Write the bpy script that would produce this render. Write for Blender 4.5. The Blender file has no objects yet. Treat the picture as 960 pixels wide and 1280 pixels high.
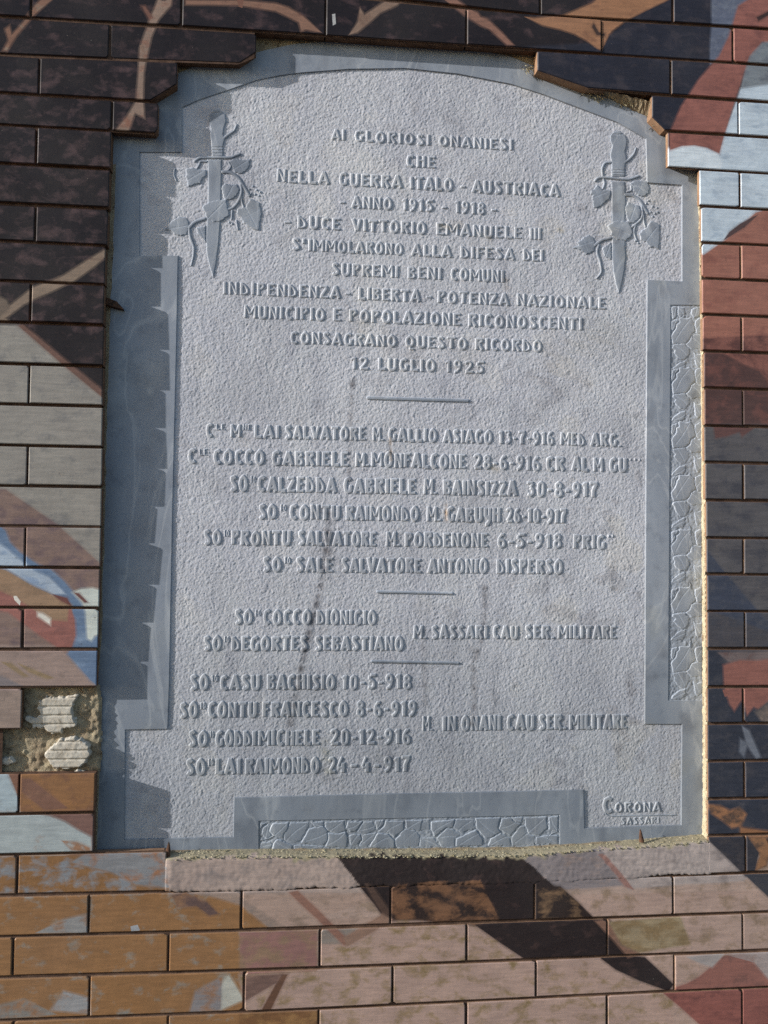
import bpy, math, random
import numpy as np
from mathutils import Matrix, Vector
from mathutils.geometry import tessellate_polygon

random.seed(7); rng = np.random.default_rng(11)
scene = bpy.context.scene
C = scene.collection

# ------------------------------------------------------------------ camera
PW, PH, F = 960.0, 1280.0, 1293.0
PITCH, YAW, ROLL = 0.0482016625, -0.119841539, -0.00935390886
CAM = np.array([0.247871027, -1.65642314, 0.512873096])
def _rot(p, y, r):
    cp, sp, cy, sy, cr, sr = math.cos(p), math.sin(p), math.cos(y), math.sin(y), math.cos(r), math.sin(r)
    Rx = np.array([[1, 0, 0], [0, cp, -sp], [0, sp, cp]])
    Rz = np.array([[cy, -sy, 0], [sy, cy, 0], [0, 0, 1]])
    Ry = np.array([[cr, 0, sr], [0, 1, 0], [-sr, 0, cr]])
    return Rz @ Rx @ Ry
ROT = _rot(PITCH, YAW, ROLL)
cd = bpy.data.cameras.new('camera'); cam = bpy.data.objects.new('camera', cd); C.objects.link(cam)
cd.sensor_fit = 'VERTICAL'; cd.sensor_height = 24.0; cd.lens = 24.0 * F / PH
cd.clip_start = 0.01; cd.clip_end = 500
M4 = Matrix.Identity(4)
for i in range(3):
    M4[i][0] = ROT[i, 0]; M4[i][1] = ROT[i, 2]; M4[i][2] = -ROT[i, 1]; M4[i][3] = CAM[i]
cam.matrix_world = M4
scene.camera = cam

# ------------------------------------------------------------------ light
SUN = np.array([1.0, 0.30, -0.33]); SUN /= np.linalg.norm(SUN)      # the way the light travels
sl = bpy.data.lights.new('sun', 'SUN'); sl.energy = 4.3; sl.angle = math.radians(0.5); sl.color = (1.0, 0.965, 0.915)
so = bpy.data.objects.new('sun', sl); C.objects.link(so)
so.rotation_euler = Vector(SUN).to_track_quat('-Z', 'Y').to_euler(); so.location = (-4, -2, 4)
w = bpy.data.worlds.new('World'); scene.world = w; w.use_nodes = True
wn = w.node_tree; bg = wn.nodes['Background']
sky = wn.nodes.new('ShaderNodeTexSky'); sky.sky_type = 'NISHITA'; sky.sun_disc = False
sky.sun_elevation = math.asin(-SUN[2]); sky.sun_rotation = math.atan2(-SUN[0], -SUN[1]) % (2 * math.pi)
wn.links.new(sky.outputs[0], bg.inputs[0]); bg.inputs[1].default_value = 0.14
vs = scene.view_settings; vs.view_transform = 'Standard'; vs.look = 'None'; vs.gamma = 1; vs.use_curve_mapping = False
vs.exposure = 0.45
scene.cycles.max_bounces = 4; scene.cycles.diffuse_bounces = 3
scene.cycles.use_denoising = False

# ------------------------------------------------------------------ helpers
LEAN, LEAN0 = .0067, .0022
def bp(px, py, y=0.0):
    """photo pixel -> point of the plane at depth y"""
    d = ROT @ np.array([(px - PW / 2) / F, 1.0, (PH / 2 - py) / F])
    yy = y
    for _ in range(3):
        p = CAM + d * ((yy - CAM[1]) / d[1])
        if y < .0295: break
        yy = y + LEAN0 - LEAN * p[2]              # the stone leans out a little at its top
    return p[0], p[2]
def bpl(pts, y=0.0): return [bp(a, b, y) for a, b in pts]
def lin(c):
    return tuple(((v / 255) / 12.92 if v / 255 <= .04045 else ((v / 255 + .055) / 1.055) ** 2.4) for v in c)

def link(name, me, mat=None, parent=None, kind=None, label=None, cat=None, group=None):
    o = bpy.data.objects.new(name, me); C.objects.link(o)
    if mat: me.materials.append(mat)
    if parent: o.parent = parent
    if kind: o['kind'] = kind
    if label: o['label'] = label
    if cat: o['category'] = cat
    if group: o['group'] = group
    return o
def empty(name, label, cat, loc=(0, 0, 0)):
    o = bpy.data.objects.new(name, None); C.objects.link(o); o['label'] = label; o['category'] = cat
    o.empty_display_size = .1
    return o
def mesh(name, V, Fc, smooth=False):
    me = bpy.data.meshes.new(name); me.from_pydata([tuple(map(float, v)) for v in V], [], Fc); me.update()
    if smooth: me.polygons.foreach_set('use_smooth', [True] * len(me.polygons))
    return me
def grid_mesh(name, X, Y, Z, mask=None, smooth=True, cols=None):
    """X,Y,Z 2-D arrays [row(z up), col(x)] -> quads facing -Y; mask keeps vertices' cells"""
    nr, nc = X.shape
    idx = np.arange(nr * nc).reshape(nr, nc)
    a, b, c, d = idx[:-1, :-1], idx[:-1, 1:], idx[1:, 1:], idx[1:, :-1]
    q = np.stack([a, b, c, d], -1).reshape(-1, 4)
    if mask is not None:
        m = mask.ravel(); q = q[m[q].any(1)]
        if len(q) == 0: return None
    used = np.unique(q); remap = np.full(nr * nc, -1); remap[used] = np.arange(len(used))
    q = remap[q]
    V = np.stack([X.ravel(), Y.ravel(), Z.ravel()], -1)[used].astype(np.float32)
    me = bpy.data.meshes.new(name)
    me.vertices.add(len(V)); me.vertices.foreach_set('co', V.ravel())
    me.loops.add(q.size); me.loops.foreach_set('vertex_index', q.ravel().astype(np.int32))
    me.polygons.add(len(q)); me.polygons.foreach_set('loop_start', (np.arange(len(q)) * 4).astype(np.int32))
    me.update(calc_edges=True)
    if smooth: me.polygons.foreach_set('use_smooth', np.ones(len(q), bool))
    if cols is not None:
        at = me.color_attributes.new('paint', 'FLOAT_COLOR', 'POINT')
        cc = np.ones((len(used), 4), np.float32); cc[:, :3] = cols.reshape(-1, cols.shape[-1])[used][:, :3]
        if cols.shape[-1] == 4: cc[:, 3] = cols.reshape(-1, 4)[used][:, 3]
        at.data.foreach_set('color', cc.ravel())
    return me
def blur(a, s):
    r = int(3 * s) + 1; k = np.exp(-.5 * (np.arange(-r, r + 1) / s) ** 2); k /= k.sum()
    a = np.apply_along_axis(lambda v: np.convolve(np.pad(v, r, mode='reflect'), k, 'valid'), 0, a)
    return np.apply_along_axis(lambda v: np.convolve(np.pad(v, r, mode='reflect'), k, 'valid'), 1, a)
def noise2(shape, s):
    """band-limited noise, unit deviation, s = blur radius in cells"""
    if s > 6:                                    # coarse noise on a small grid, stretched
        f = s / 3; sh = (int(shape[0] / f) + 4, int(shape[1] / f) + 4)
        n = noise2(sh, 3)
        yi = np.linspace(0, sh[0] - 2, shape[0]); xi = np.linspace(0, sh[1] - 2, shape[1])
        y0 = yi.astype(int); x0 = xi.astype(int); fy = (yi - y0)[:, None]; fx = (xi - x0)[None]
        return (n[y0][:, x0] * (1 - fy) * (1 - fx) + n[y0 + 1][:, x0] * fy * (1 - fx)
                + n[y0][:, x0 + 1] * (1 - fy) * fx + n[y0 + 1][:, x0 + 1] * fy * fx)
    n = blur(rng.standard_normal(shape), s)
    return n / n.std()
def sstep(a, b, x):
    t = np.clip((x - a) / (b - a), 0, 1); return t * t * (3 - 2 * t)
def sd_poly(X, Z, pts):
    """signed distance, positive inside"""
    d = np.full(X.shape, 1e9); s = np.zeros(X.shape, bool); n = len(pts)
    for i in range(n):
        (ax, az), (bx, bz) = pts[i], pts[(i + 1) % n]
        ex, ez = bx - ax, bz - az; wx, wz = X - ax, Z - az
        t = np.clip((wx * ex + wz * ez) / (ex * ex + ez * ez + 1e-18), 0, 1)
        d = np.minimum(d, (wx - ex * t) ** 2 + (wz - ez * t) ** 2)
        c = ((az > Z) != (bz > Z)) & (X < ex * (Z - az) / (ez if abs(ez) > 1e-12 else 1e-12) + ax)
        s ^= c
    d = np.sqrt(d)
    return np.where(s, d, -d)
def sd_line(X, Z, pts, r0, r1=None):
    r1 = r0 if r1 is None else r1
    L = [0.0]
    for a, b in zip(pts[:-1], pts[1:]): L.append(L[-1] + math.dist(a, b))
    out = np.full(X.shape, -1e9)
    for i, ((ax, az), (bx, bz)) in enumerate(zip(pts[:-1], pts[1:])):
        ex, ez = bx - ax, bz - az; wx, wz = X - ax, Z - az
        t = np.clip((wx * ex + wz * ez) / (ex * ex + ez * ez + 1e-18), 0, 1)
        r = r0 + (r1 - r0) * (L[i] + t * (L[i + 1] - L[i])) / max(L[-1], 1e-9)
        out = np.maximum(out, r - np.hypot(wx - ex * t, wz - ez * t))
    return out
def smooth_line(pts, n=4):
    p = [pts[0]] + list(pts) + [pts[-1]]; out = []
    for i in range(1, len(p) - 2):
        for k in range(n):
            t = k / n
            out.append(tuple(.5 * (2 * p[i][j] + (p[i + 1][j] - p[i - 1][j]) * t + (2 * p[i - 1][j] - 5 * p[i][j] + 4 * p[i + 1][j] - p[i + 2][j]) * t * t
                                   + (3 * p[i][j] - p[i - 1][j] - 3 * p[i + 1][j] + p[i + 2][j]) * t ** 3) for j in (0, 1)))
    out.append(tuple(pts[-1])); return out
def delta(x, z):
    """the cladding bows inwards a little left of the plaque"""
    return .0060 * np.exp(-.5 * ((z - .345) / .15) ** 2) * (1 / (1 + np.exp((x - .1) / .03)))

# ------------------------------------------------------------------ materials
def nt(name):
    m = bpy.data.materials.new(name); m.use_nodes = True
    return m, m.node_tree.nodes, m.node_tree.links, m.node_tree.nodes['Principled BSDF']
def N(nodes, t, **kw):
    n = nodes.new(t)
    for k, v in kw.items():
        if k in ('op',): n.operation = v
        elif hasattr(n, k): setattr(n, k, v)
    return n
def mapr(nodes, links, src, a, b, c=0., d=1., smooth=False):
    n = nodes.new('ShaderNodeMapRange'); n.inputs[1].default_value = a; n.inputs[2].default_value = b
    n.inputs[3].default_value = c; n.inputs[4].default_value = d
    links.new(src, n.inputs[0]); return n.outputs[0]
def noise(nodes, links, scale, detail=4, rough=.55, vec=None, stretch=None, dist=0.):
    n = nodes.new('ShaderNodeTexNoise'); n.inputs['Scale'].default_value = scale
    n.inputs['Detail'].default_value = detail; n.inputs['Roughness'].default_value = rough
    n.inputs['Distortion'].default_value = dist
    g = nodes.new('ShaderNodeNewGeometry'); src = g.outputs['Position']
    if stretch:
        mp = nodes.new('ShaderNodeMapping'); mp.inputs['Scale'].default_value = stretch[:3]
        if len(stretch) > 3: mp.inputs['Rotation'].default_value = (0, stretch[3], 0)
        links.new(src, mp.inputs[0]); src = mp.outputs[0]
    links.new(src, n.inputs['Vector'])
    return n.outputs[0]
def mix(nodes, links, fac, a, b, mode='MIX'):
    n = nodes.new('ShaderNodeMix'); n.data_type = 'RGBA'; n.blend_type = mode
    for s, v in ((n.inputs[0], fac), (n.inputs[6], a), (n.inputs[7], b)):
        if hasattr(v, 'is_linked'): links.new(v, s)
        elif isinstance(v, tuple): s.default_value = (*v[:3], 1)
        else: s.default_value = v
    return n.outputs[2]
def bump(nodes, links, h, strength, dist, prev=None):
    n = nodes.new('ShaderNodeBump'); n.inputs['Strength'].default_value = strength; n.inputs['Distance'].default_value = dist
    links.new(h, n.inputs['Height'])
    if prev: links.new(prev, n.inputs['Normal'])
    return n.outputs[0]

def marble(name, base, light, dark, tooled=False):
    m, n, l, b = nt(name)
    v1 = noise(n, l, 9, 6, .6, stretch=(1, 1, .35, .35), dist=1.2)
    v2 = noise(n, l, 60, 5, .6)
    v3 = noise(n, l, 14, 3, .5, stretch=(1.5, 1, .5, -.2))
    c = mix(n, l, mapr(n, l, v1, .42, .68), base, light)
    c = mix(n, l, mapr(n, l, v3, .56, .72, 0, .7), c, dark)
    c = mix(n, l, mapr(n, l, v2, .55, .75, 0, .6), c, dark)
    c = mix(n, l, mapr(n, l, noise(n, l, 28, 6, .7, stretch=(1, 1, .6)), .5, .72, 0, .5), c, light)
    vein = noise(n, l, 5, 3, .5, stretch=(1.2, 1, .45, .45), dist=2.5)
    vn = n.new('ShaderNodeMath'); vn.operation = 'SUBTRACT'; l.new(vein, vn.inputs[0]); vn.inputs[1].default_value = .5
    va = n.new('ShaderNodeMath'); va.operation = 'ABSOLUTE'; l.new(vn.outputs[0], va.inputs[0])
    c = mix(n, l, mapr(n, l, va.outputs[0], .0, .022, .28, 0), c, (.5, .52, .55))
    at = n.new('ShaderNodeAttribute'); at.attribute_name = 'stain'
    if True:                                     # run-off stains: shared world-space streaks
        st = n.new('ShaderNodeAttribute'); st.attribute_name = 'paint'
    l.new(c, b.inputs['Base Color']); b.inputs['Roughness'].default_value = .62 if not tooled else .85
    b.inputs['Specular IOR Level'].default_value = .3
    b1 = bump(n, l, noise(n, l, 900 if not tooled else 620, 3, .6), .35 if tooled else .16, .0012 if tooled else .0006)
    b2 = bump(n, l, noise(n, l, 25, 3, .5), .15, .003, b1)
    l.new(b2, b.inputs['Normal'])
    return m, n, l, b, c
def with_stains(m, n, l, b, c):
    """multiply by the vertex attribute 'paint' (dirt soaked into the stone, and highlights painted on carved edges)"""
    at = n.new('ShaderNodeAttribute'); at.attribute_name = 'paint'
    c2 = mix(n, l, 1.0, c, at.outputs['Color'], 'MULTIPLY')
    l.new(c2, b.inputs['Base Color']); return m
M_SMOOTH = with_stains(*marble('honed_marble', (.222, .250, .300), (.29, .318, .365), (.14, .16, .20)))
M_TOOLED = with_stains(*marble('tooled_marble', (.415, .425, .475), (.465, .475, .515), (.335, .345, .395), True))

def painted(name='mural_paint', rough=.42):
    m, n, l, b = nt(name)
    a1 = n.new('ShaderNodeAttribute'); a1.attribute_name = 'paint'
    a2 = n.new('ShaderNodeAttribute'); a2.attribute_name = 'wear'
    n1 = noise(n, l, 30, 7, .62, stretch=(1, 1, 1.5, .25), dist=.25)
    # wear: threshold by the alpha of 'wear'
    sub = n.new('ShaderNodeMath'); sub.operation = 'ADD'; l.new(n1, sub.inputs[0]); l.new(a2.outputs['Alpha'], sub.inputs[1])
    f = mapr(n, l, sub.outputs[0], .92, 1.08)
    c = mix(n, l, f, a1.outputs['Color'], a2.outputs['Color'])
    big = noise(n, l, 11, 4, .6, stretch=(1, 1, 1.8))
    c = mix(n, l, mapr(n, l, big, .35, .7, 0, .32), c, mix(n, l, 1.0, c, (.55, .52, .55), 'MULTIPLY'))
    br = noise(n, l, 70, 6, .72, stretch=(.30, 1, 2.6, .5), dist=.4)
    c = mix(n, l, mapr(n, l, br, .48, .72, 0, .42), c, mix(n, l, 1.0, c, (1.55, 1.5, 1.48), 'MULTIPLY'))
    c = mix(n, l, mapr(n, l, br, .5, .30, 0, .35), c, mix(n, l, 1.0, c, (.62, .6, .6), 'MULTIPLY'))
    fade = noise(n, l, 5, 3, .5)
    c = mix(n, l, mapr(n, l, fade, .45, .7, 0, .05), c, (.24, .22, .21))
    fl = noise(n, l, 260, 3, .6)
    c = mix(n, l, mapr(n, l, fl, .72, .76, 0, .6), c, (.22, .20, .18))
    fl2 = noise(n, l, 120, 4, .7)
    c = mix(n, l, mapr(n, l, fl2, .66, .72, 0, .45), c, (.05, .035, .03))
    l.new(c, b.inputs['Base Color'])
    l.new(mapr(n, l, big, .3, .7, rough - .06, rough + .16), b.inputs['Roughness'])
    b.inputs['Specular IOR Level'].default_value = .22
    b1 = bump(n, l, noise(n, l, 22, 3, .5), .3 if rough < .6 else .08, .004)
    b2 = bump(n, l, noise(n, l, 420, 4, .6), .18, .0006, b1)
    l.new(b2, b.inputs['Normal'])
    return m
M_PAINT = painted()
M_PATCH = painted('painted_render', .8)

def simple(name, c1, c2, scale, rough=.85, bs=.6, bd=.002, bscale=None, c3=None):
    m, n, l, b = nt(name)
    c = mix(n, l, mapr(n, l, noise(n, l, scale, 5, .6), .35, .65), c1, c2)
    if c3: c = mix(n, l, mapr(n, l, noise(n, l, scale * 2.7, 4, .6), .58, .7), c, c3)
    l.new(c, b.inputs['Base Color']); b.inputs['Roughness'].default_value = rough
    b.inputs['Specular IOR Level'].default_value = .2
    l.new(bump(n, l, noise(n, l, bscale or scale * 6, 4, .65), bs, bd), b.inputs['Normal'])
    return m
M_MORTAR = simple('old_mortar', (.22, .17, .115), (.34, .29, .20), 40, .95, .8, .003, 300, (.12, .09, .06))
M_JOINT = simple('dark_joint', (.05, .030, .022), (.10, .062, .045), 60, .95, .5, .001)
M_TERRA = simple('fired_clay', (.22, .13, .08), (.30, .19, .12), 60, .9, .4, .001)
M_YELLOW = simple('lime_mortar', (.43, .37, .25), (.58, .51, .37), 90, .95, .9, .002, 400, (.20, .17, .10))
M_MOSS = simple('dry_moss', (.22, .19, .11), (.46, .42, .30), 150, .95, .9, .002, 600, (.10, .085, .05))
M_CERAMIC = simple('bare_render_cast', (.40, .36, .30), (.50, .47, .41), 60, .9, .4, .001, 400, (.24, .20, .15))
M_IRON = simple('rusted_iron', (.035, .022, .016), (.12, .06, .035), 120, .8, .6, .001)
M_GROUND = simple('asphalt', (.045, .045, .047), (.075, .072, .07), 8, .95, .6, .004, 90)

# ------------------------------------------------------------------ the mural: flat colour fields, photo pixels on the cladding plane
K = 0.78           # albedo = linear photo colour / K
def alb(c):
    v = lin(c); g = .3 * v[0] + .5 * v[1] + .2 * v[2]
    return tuple(min(.85, (u * .78 + g * .22) / K) for u in v)
SH = []            # (triangles or convex polygons in world xz, paint, wear colour, wear amount)
def hand(P):
    out = []
    for i in range(len(P)):
        a, b = P[i], P[(i + 1) % len(P)]; L = math.dist(a, b); out.append(a)
        if .035 < L < .6:
            k = int(L / .03)
            for j in range(1, k):
                t = j / k; o_ = random.gauss(0, .0007); out.append((a[0] + (b[0] - a[0]) * t + (b[1] - a[1]) / L * o_, a[1] + (b[1] - a[1]) * t - (b[0] - a[0]) / L * o_))
    return out
def offset(P, d):
    n = len(P); sg = 1 if sum(P[i][0] * P[(i + 1) % n][1] - P[(i + 1) % n][0] * P[i][1] for i in range(n)) > 0 else -1
    out = []
    for i in range(n):
        a, p, b = P[i - 1], P[i], P[(i + 1) % n]
        l1, l2 = math.dist(a, p) + 1e-9, math.dist(p, b) + 1e-9
        n1 = ((p[1] - a[1]) / l1 * sg, -(p[0] - a[0]) / l1 * sg); n2 = ((b[1] - p[1]) / l2 * sg, -(b[0] - p[0]) / l2 * sg)
        q = max(.55, 1 + n1[0] * n2[0] + n1[1] * n2[1]); out.append((p[0] + (n1[0] + n2[0]) / q * d, p[1] + (n1[1] + n2[1]) / q * d))
    return out
def shape(px, col, wear=None, amt=0., world=False):
    P = px if world else hand(bpl(px))
    if not world:
        xs = [p[0] for p in P]; zs = [p[1] for p in P]
        if min(max(xs) - min(xs), max(zs) - min(zs)) > .012: _shape(offset(P, .0036), col, wear, amt, .28); _shape(offset(P, .0013), col, wear, amt, .5)
    _shape(P, col, wear, amt, 1.)
def _shape(P, col, wear, amt, alpha):
    tris = tessellate_polygon([[Vector((x, z, 0)) for x, z in P]])
    T = []
    for t in tris:
        q = [P[i] for i in t]
        ar = (q[1][0] - q[0][0]) * (q[2][1] - q[0][1]) - (q[2][0] - q[0][0]) * (q[1][1] - q[0][1])
        if abs(ar) < 1e-9: continue
        T.append(q if ar > 0 else q[::-1])
    wc = alb(wear) if wear else alb(col)
    xs = [p[0] for p in P]; zs = [p[1] for p in P]
    SH.append(dict(tris=T, P=P, col=alb(col), wear=wc, amt=amt, al=alpha, bb=(min(xs), min(zs), max(xs), max(zs))))
BIG = 3.0
shape([(-BIG, -BIG), (4, -BIG), (4, 4), (-BIG, 4)], (27, 21, 25), (60, 44, 46), .40, world=True)      # 0 base: dark sky of the mural
S = shape
# dark left tiles with purple-brown smudges
S([(-900, 80), (330, 85), (330, 130), (150, 175), (140, 420), (-900, 420)], (26, 20, 24), (66, 49, 51), .43)
# ---- lower area ground colours
S([(-900, 1064), (1900, 1064), (1900, 2600), (-900, 2600)], (124, 86, 44), (116, 112, 104), .37)
S([(392, 1110), (1900, 1060), (1900, 2600), (392, 2600)], (146, 120, 108), (120, 98, 78), .42)
S([(118, 1062), (330, 1062), (330, 1110), (220, 1120), (205, 1116), (-60, 1120), (-60, 1066)], (118, 82, 42), (108, 112, 118), .47)
S([(110, 1066), (212, 1066), (225, 1112), (170, 1105), (140, 1090), (90, 1078)], (108, 110, 114), (128, 88, 60), .42)
S([(205, 1066), (330, 1066), (420, 1066), (484, 1148), (480, 1170), (395, 1172), (335, 1158), (300, 1130), (215, 1108)], (128, 108, 96), (110, 98, 92), .40)
S([(330, 1060), (418, 1060), (484, 1148), (430, 1176), (360, 1160), (300, 1120)], (142, 118, 105), (118, 98, 84), .40)
S([(300, 1166), (396, 1163), (396, 1215), (300, 1218)], (118, 92, 70), (122, 84, 78), .52)
S([(402, 1163), (455, 1160), (436, 1180), (402, 1181)], (112, 103, 96), (126, 108, 94), .4)
S([(402, 1181), (436, 1180), (484, 1148), (560, 1146), (600, 1155), (655, 1196), (840, 1236), (1000, 1500), (392, 1500), (392, 1266), (306, 1262), (300, 1220), (402, 1214)], (144, 118, 106), (114, 94, 60), .43)
S([(392, 1150), (960, 1060), (1300, 1060), (1300, 1500), (900, 1500), (835, 1236), (760, 1190), (740, 1150), (640, 1070)], (147, 124, 112), (122, 102, 84), .44)
S([(205, 1066), (645, 1066), (885, 1048), (885, 1095), (640, 1112), (330, 1116), (212, 1116)], (143, 125, 116), (122, 110, 106), .42)
S([(642, 1064), (752, 1060), (782, 1106), (692, 1112)], (112, 104, 106), (126, 108, 100), .38)
S([(752, 1062), (884, 1050), (935, 1095), (930, 1100), (786, 1110)], (142, 130, 126), (118, 108, 106), .42)
S([(748, 1068), (756, 1068), (792, 1112), (782, 1108)], (128, 92, 84))
# dark diagonal trapezoid
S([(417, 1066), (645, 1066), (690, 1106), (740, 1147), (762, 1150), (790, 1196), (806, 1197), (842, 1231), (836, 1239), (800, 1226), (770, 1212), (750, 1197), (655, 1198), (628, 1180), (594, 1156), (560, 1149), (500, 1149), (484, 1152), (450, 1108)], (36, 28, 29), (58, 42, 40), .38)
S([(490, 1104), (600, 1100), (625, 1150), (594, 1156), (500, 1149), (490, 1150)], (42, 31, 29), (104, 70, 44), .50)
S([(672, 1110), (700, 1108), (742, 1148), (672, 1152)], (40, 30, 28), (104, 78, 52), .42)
S([(456, 1104), (462, 1104), (486, 1138), (486, 1150), (482, 1148)], (72, 54, 46))
S([(745, 1152), (760, 1150), (800, 1192), (786, 1196)], (112, 80, 64), (90, 70, 60), .4)
S([(762, 1153), (850, 1146), (862, 1180), (800, 1190), (778, 1180)], (128, 112, 84), (112, 92, 60), .5)
S([(362, 1116), (372, 1114), (438, 1178), (430, 1181)], (118, 82, 68))
S([(434, 1182), (430, 1172), (478, 1144), (490, 1150)], (120, 92, 76))
S([(352, 1218), (359, 1218), (338, 1262), (327, 1263)], (86, 58, 42))
S([(307, 1220), (352, 1218), (345, 1228), (307, 1250)], (96, 72, 64), (118, 90, 78), .4)
S([(300, 1268), (397, 1264), (397, 1330), (300, 1330)], (104, 70, 36), (126, 90, 44), .5)
S([(277, 1222), (286, 1220), (300, 1243), (303, 1250), (276, 1262)], (150, 150, 140), (112, 104, 92), .40)
S([(245, 1240), (277, 1222), (275, 1262), (238, 1266)], (112, 108, 110), (128, 90, 60), .46)
S([(65, 1262), (80, 1240), (110, 1248), (112, 1266)], (124, 124, 126), (126, 90, 60), .42)
S([(-20, 1262), (30, 1250), (70, 1268), (-20, 1275)], (108, 106, 102), (126, 90, 60), .46)
S([(45, 1166), (80, 1150), (110, 1143), (110, 1166)], (118, 118, 118), (126, 90, 60), .42)
S([(163, 1158), (172, 1156), (175, 1163), (164, 1165)], (130, 134, 140))
S([(216, 1120), (232, 1116), (258, 1128), (272, 1142), (262, 1144), (246, 1132), (222, 1134)], (84, 64, 60), (122, 88, 60), .44)
# red-brown mound, bottom right
S([(845, 1234), (858, 1230), (873, 1222), (890, 1208), (903, 1196), (927, 1190), (943, 1203), (960, 1223), (1000, 1230), (1000, 1242), (842, 1241)], (122, 76, 66), (100, 66, 60), .4)
S([(828, 1240), (1000, 1232), (1000, 1330), (905, 1330), (880, 1285), (850, 1258)], (120, 68, 60), (98, 56, 52), .42)
S([(905, 1193), (1000, 1186), (1000, 1232), (960, 1222), (943, 1202), (927, 1190)], (134, 122, 120), (120, 96, 86), .38)
S([(858, 1196), (905, 1192), (890, 1208), (872, 1202)], (132, 124, 122))
# ---- left column
S([(-900, 404), (24, 408), (46, 427), (78, 455), (129, 497), (140, 510), (140, 720), (126, 706), (72, 657), (6, 612), (-900, 600)], (122, 118, 112), (102, 101, 100), .40)
S([(24, 408), (29, 407), (50, 424), (82, 451), (130, 490), (130, 498), (78, 455), (46, 427)], (96, 68, 58))
S([(-900, 600), (6, 612), (72, 657), (126, 706), (130, 712), (130, 870), (-900, 870)], (114, 92, 84), (96, 78, 80), .46)
S([(-900, 806), (66, 808), (100, 832), (122, 858), (130, 864), (130, 920), (-900, 920)], (130, 110, 102), (118, 100, 92), .38)
S([(-60, 846), (0, 846), (30, 860), (-60, 862)], (108, 100, 102))
S([(0, 828), (12, 830), (34, 846), (28, 846)], (122, 102, 74)); S([(20, 829), (40, 838), (66, 848), (58, 849), (36, 841)], (122, 102, 74))
# blue sash
S([(-120, 600), (0, 659), (6, 664), (11, 678), (24, 691), (48, 707), (63, 713), (79, 727), (90, 740), (103, 752), (109, 765), (110, 797), (121, 795), (121, 858), (113, 851), (84, 818), (90, 808), (93, 795), (92, 775), (88, 756), (65, 743), (40, 732), (20, 720), (6, 713), (0, 711), (-120, 660)], (80, 104, 134), (100, 122, 148), .4)
S([(-120, 640), (0, 681), (20, 697), (45, 716), (60, 722), (80, 742), (65, 742), (40, 730), (20, 718), (0, 706), (-120, 655)], (136, 152, 170), (110, 132, 160), .4)
S([(92, 741), (101, 737), (115, 736), (126, 739), (126, 792), (117, 794), (113, 800), (109, 798), (107, 765), (102, 752)], (166, 174, 168), (140, 152, 160), .36)
S([(92, 741), (98, 742), (109, 753), (105, 753)], (96, 60, 58))
S([(-120, 690), (0, 712), (6, 713), (20, 721), (40, 733), (60, 742), (75, 750), (88, 757), (85, 777), (75, 778), (60, 775), (47, 767), (33, 757), (15, 747), (0, 740), (-120, 720)], (132, 104, 78), (120, 96, 72), .42)
S([(-120, 718), (0, 740), (15, 747), (33, 758), (60, 776), (84, 778), (86, 757), (92, 775), (93, 795), (88, 809), (71, 809), (50, 795), (30, 780), (10, 765), (-120, 745)], (132, 80, 72), (112, 72, 68), .4)
S([(65, 743), (83, 748), (88, 757), (76, 751)], (96, 54, 50))
S([(16, 745), (20, 745), (25, 752), (24, 757), (17, 750)], (186, 182, 172)); S([(47, 767), (52, 768), (61, 774), (61, 780), (47, 770)], (186, 182, 172))
S([(-60, 866), (26, 866), (26, 912), (-60, 912)], (126, 108, 98), (112, 98, 90), .38)
S([(-60, 966), (12, 966), (20, 990), (23, 1016), (-60, 1016)], (132, 148, 156), (116, 126, 130), .4)
S([(10, 966), (24, 966), (24, 1000), (18, 984)], (112, 76, 58))
S([(26, 964), (120, 964), (120, 1017), (26, 1017)], (124, 84, 44), (104, 70, 48), .44)
S([(28, 974), (38, 974), (84, 1010), (56, 1012), (28, 990)], (108, 74, 58), (128, 92, 66), .36)
S([(-60, 1017), (120, 1015), (120, 1067), (-60, 1067)], (104, 74, 66), (84, 60, 56), .42)
S([(-60, 1015), (40, 1018), (62, 1021), (80, 1028), (96, 1038), (113, 1047), (114, 1062), (80, 1067), (-60, 1067)], (134, 144, 146), (128, 100, 80), .335)
S([(78, 1051), (96, 1053), (112, 1060), (112, 1064), (90, 1062)], (128, 92, 66), (134, 144, 146), .4)
# ---- branches on the dark tiles
TAN = (118, 92, 76)
S([(134, 311), (108, 327), (80, 345), (40, 362), (2, 392), (-40, 410), (-40, 420), (0, 402), (15, 404), (6, 398), (30, 380), (70, 362), (90, 352), (118, 332), (134, 318)], (116, 98, 82), (96, 74, 60), .4)
S([(0, 372), (8, 376), (12, 386), (0, 396)], (96, 82, 70))
S([(198, 0), (206, 2), (215, -4), (213, 6), (197, 24), (188, 45), (183, 68), (179, 90), (178, 122), (179.5, 146), (168, 140), (160, 163), (144, 164), (160, 145), (171, 126), (174, 90), (175, 60), (181, 42), (189, 22)], (124, 102, 88), (120, 80, 62), .42)
S([(181, 66), (176, 62), (174, 56), (179, 54)], TAN); S([(187, 24), (178, 8), (181, 8), (191, 22)], (100, 66, 54))
S([(68, -4), (46, 14), (38, 22), (20, 43), (8, 62), (4, 62), (11, 50), (7, 36), (11, 33), (14, 44), (30, 27), (42, 9), (55, -4)], (112, 78, 60), (120, 104, 88), .4)
S([(233, 1), (300, 1), (345, 5), (360, 10), (378, 20), (401, 40), (392, 38), (382, 36), (377, 38), (374, 27), (345, 13), (300, 6), (233, 5)], (120, 86, 68), (104, 70, 56), .4)
S([(437, 43), (448, 28), (450, 10), (455, 20), (470, 10), (482, 2), (505, -3), (496, 6), (474, 16), (462, 27), (446, 40)], (118, 94, 78), (100, 74, 60), .4)
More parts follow.
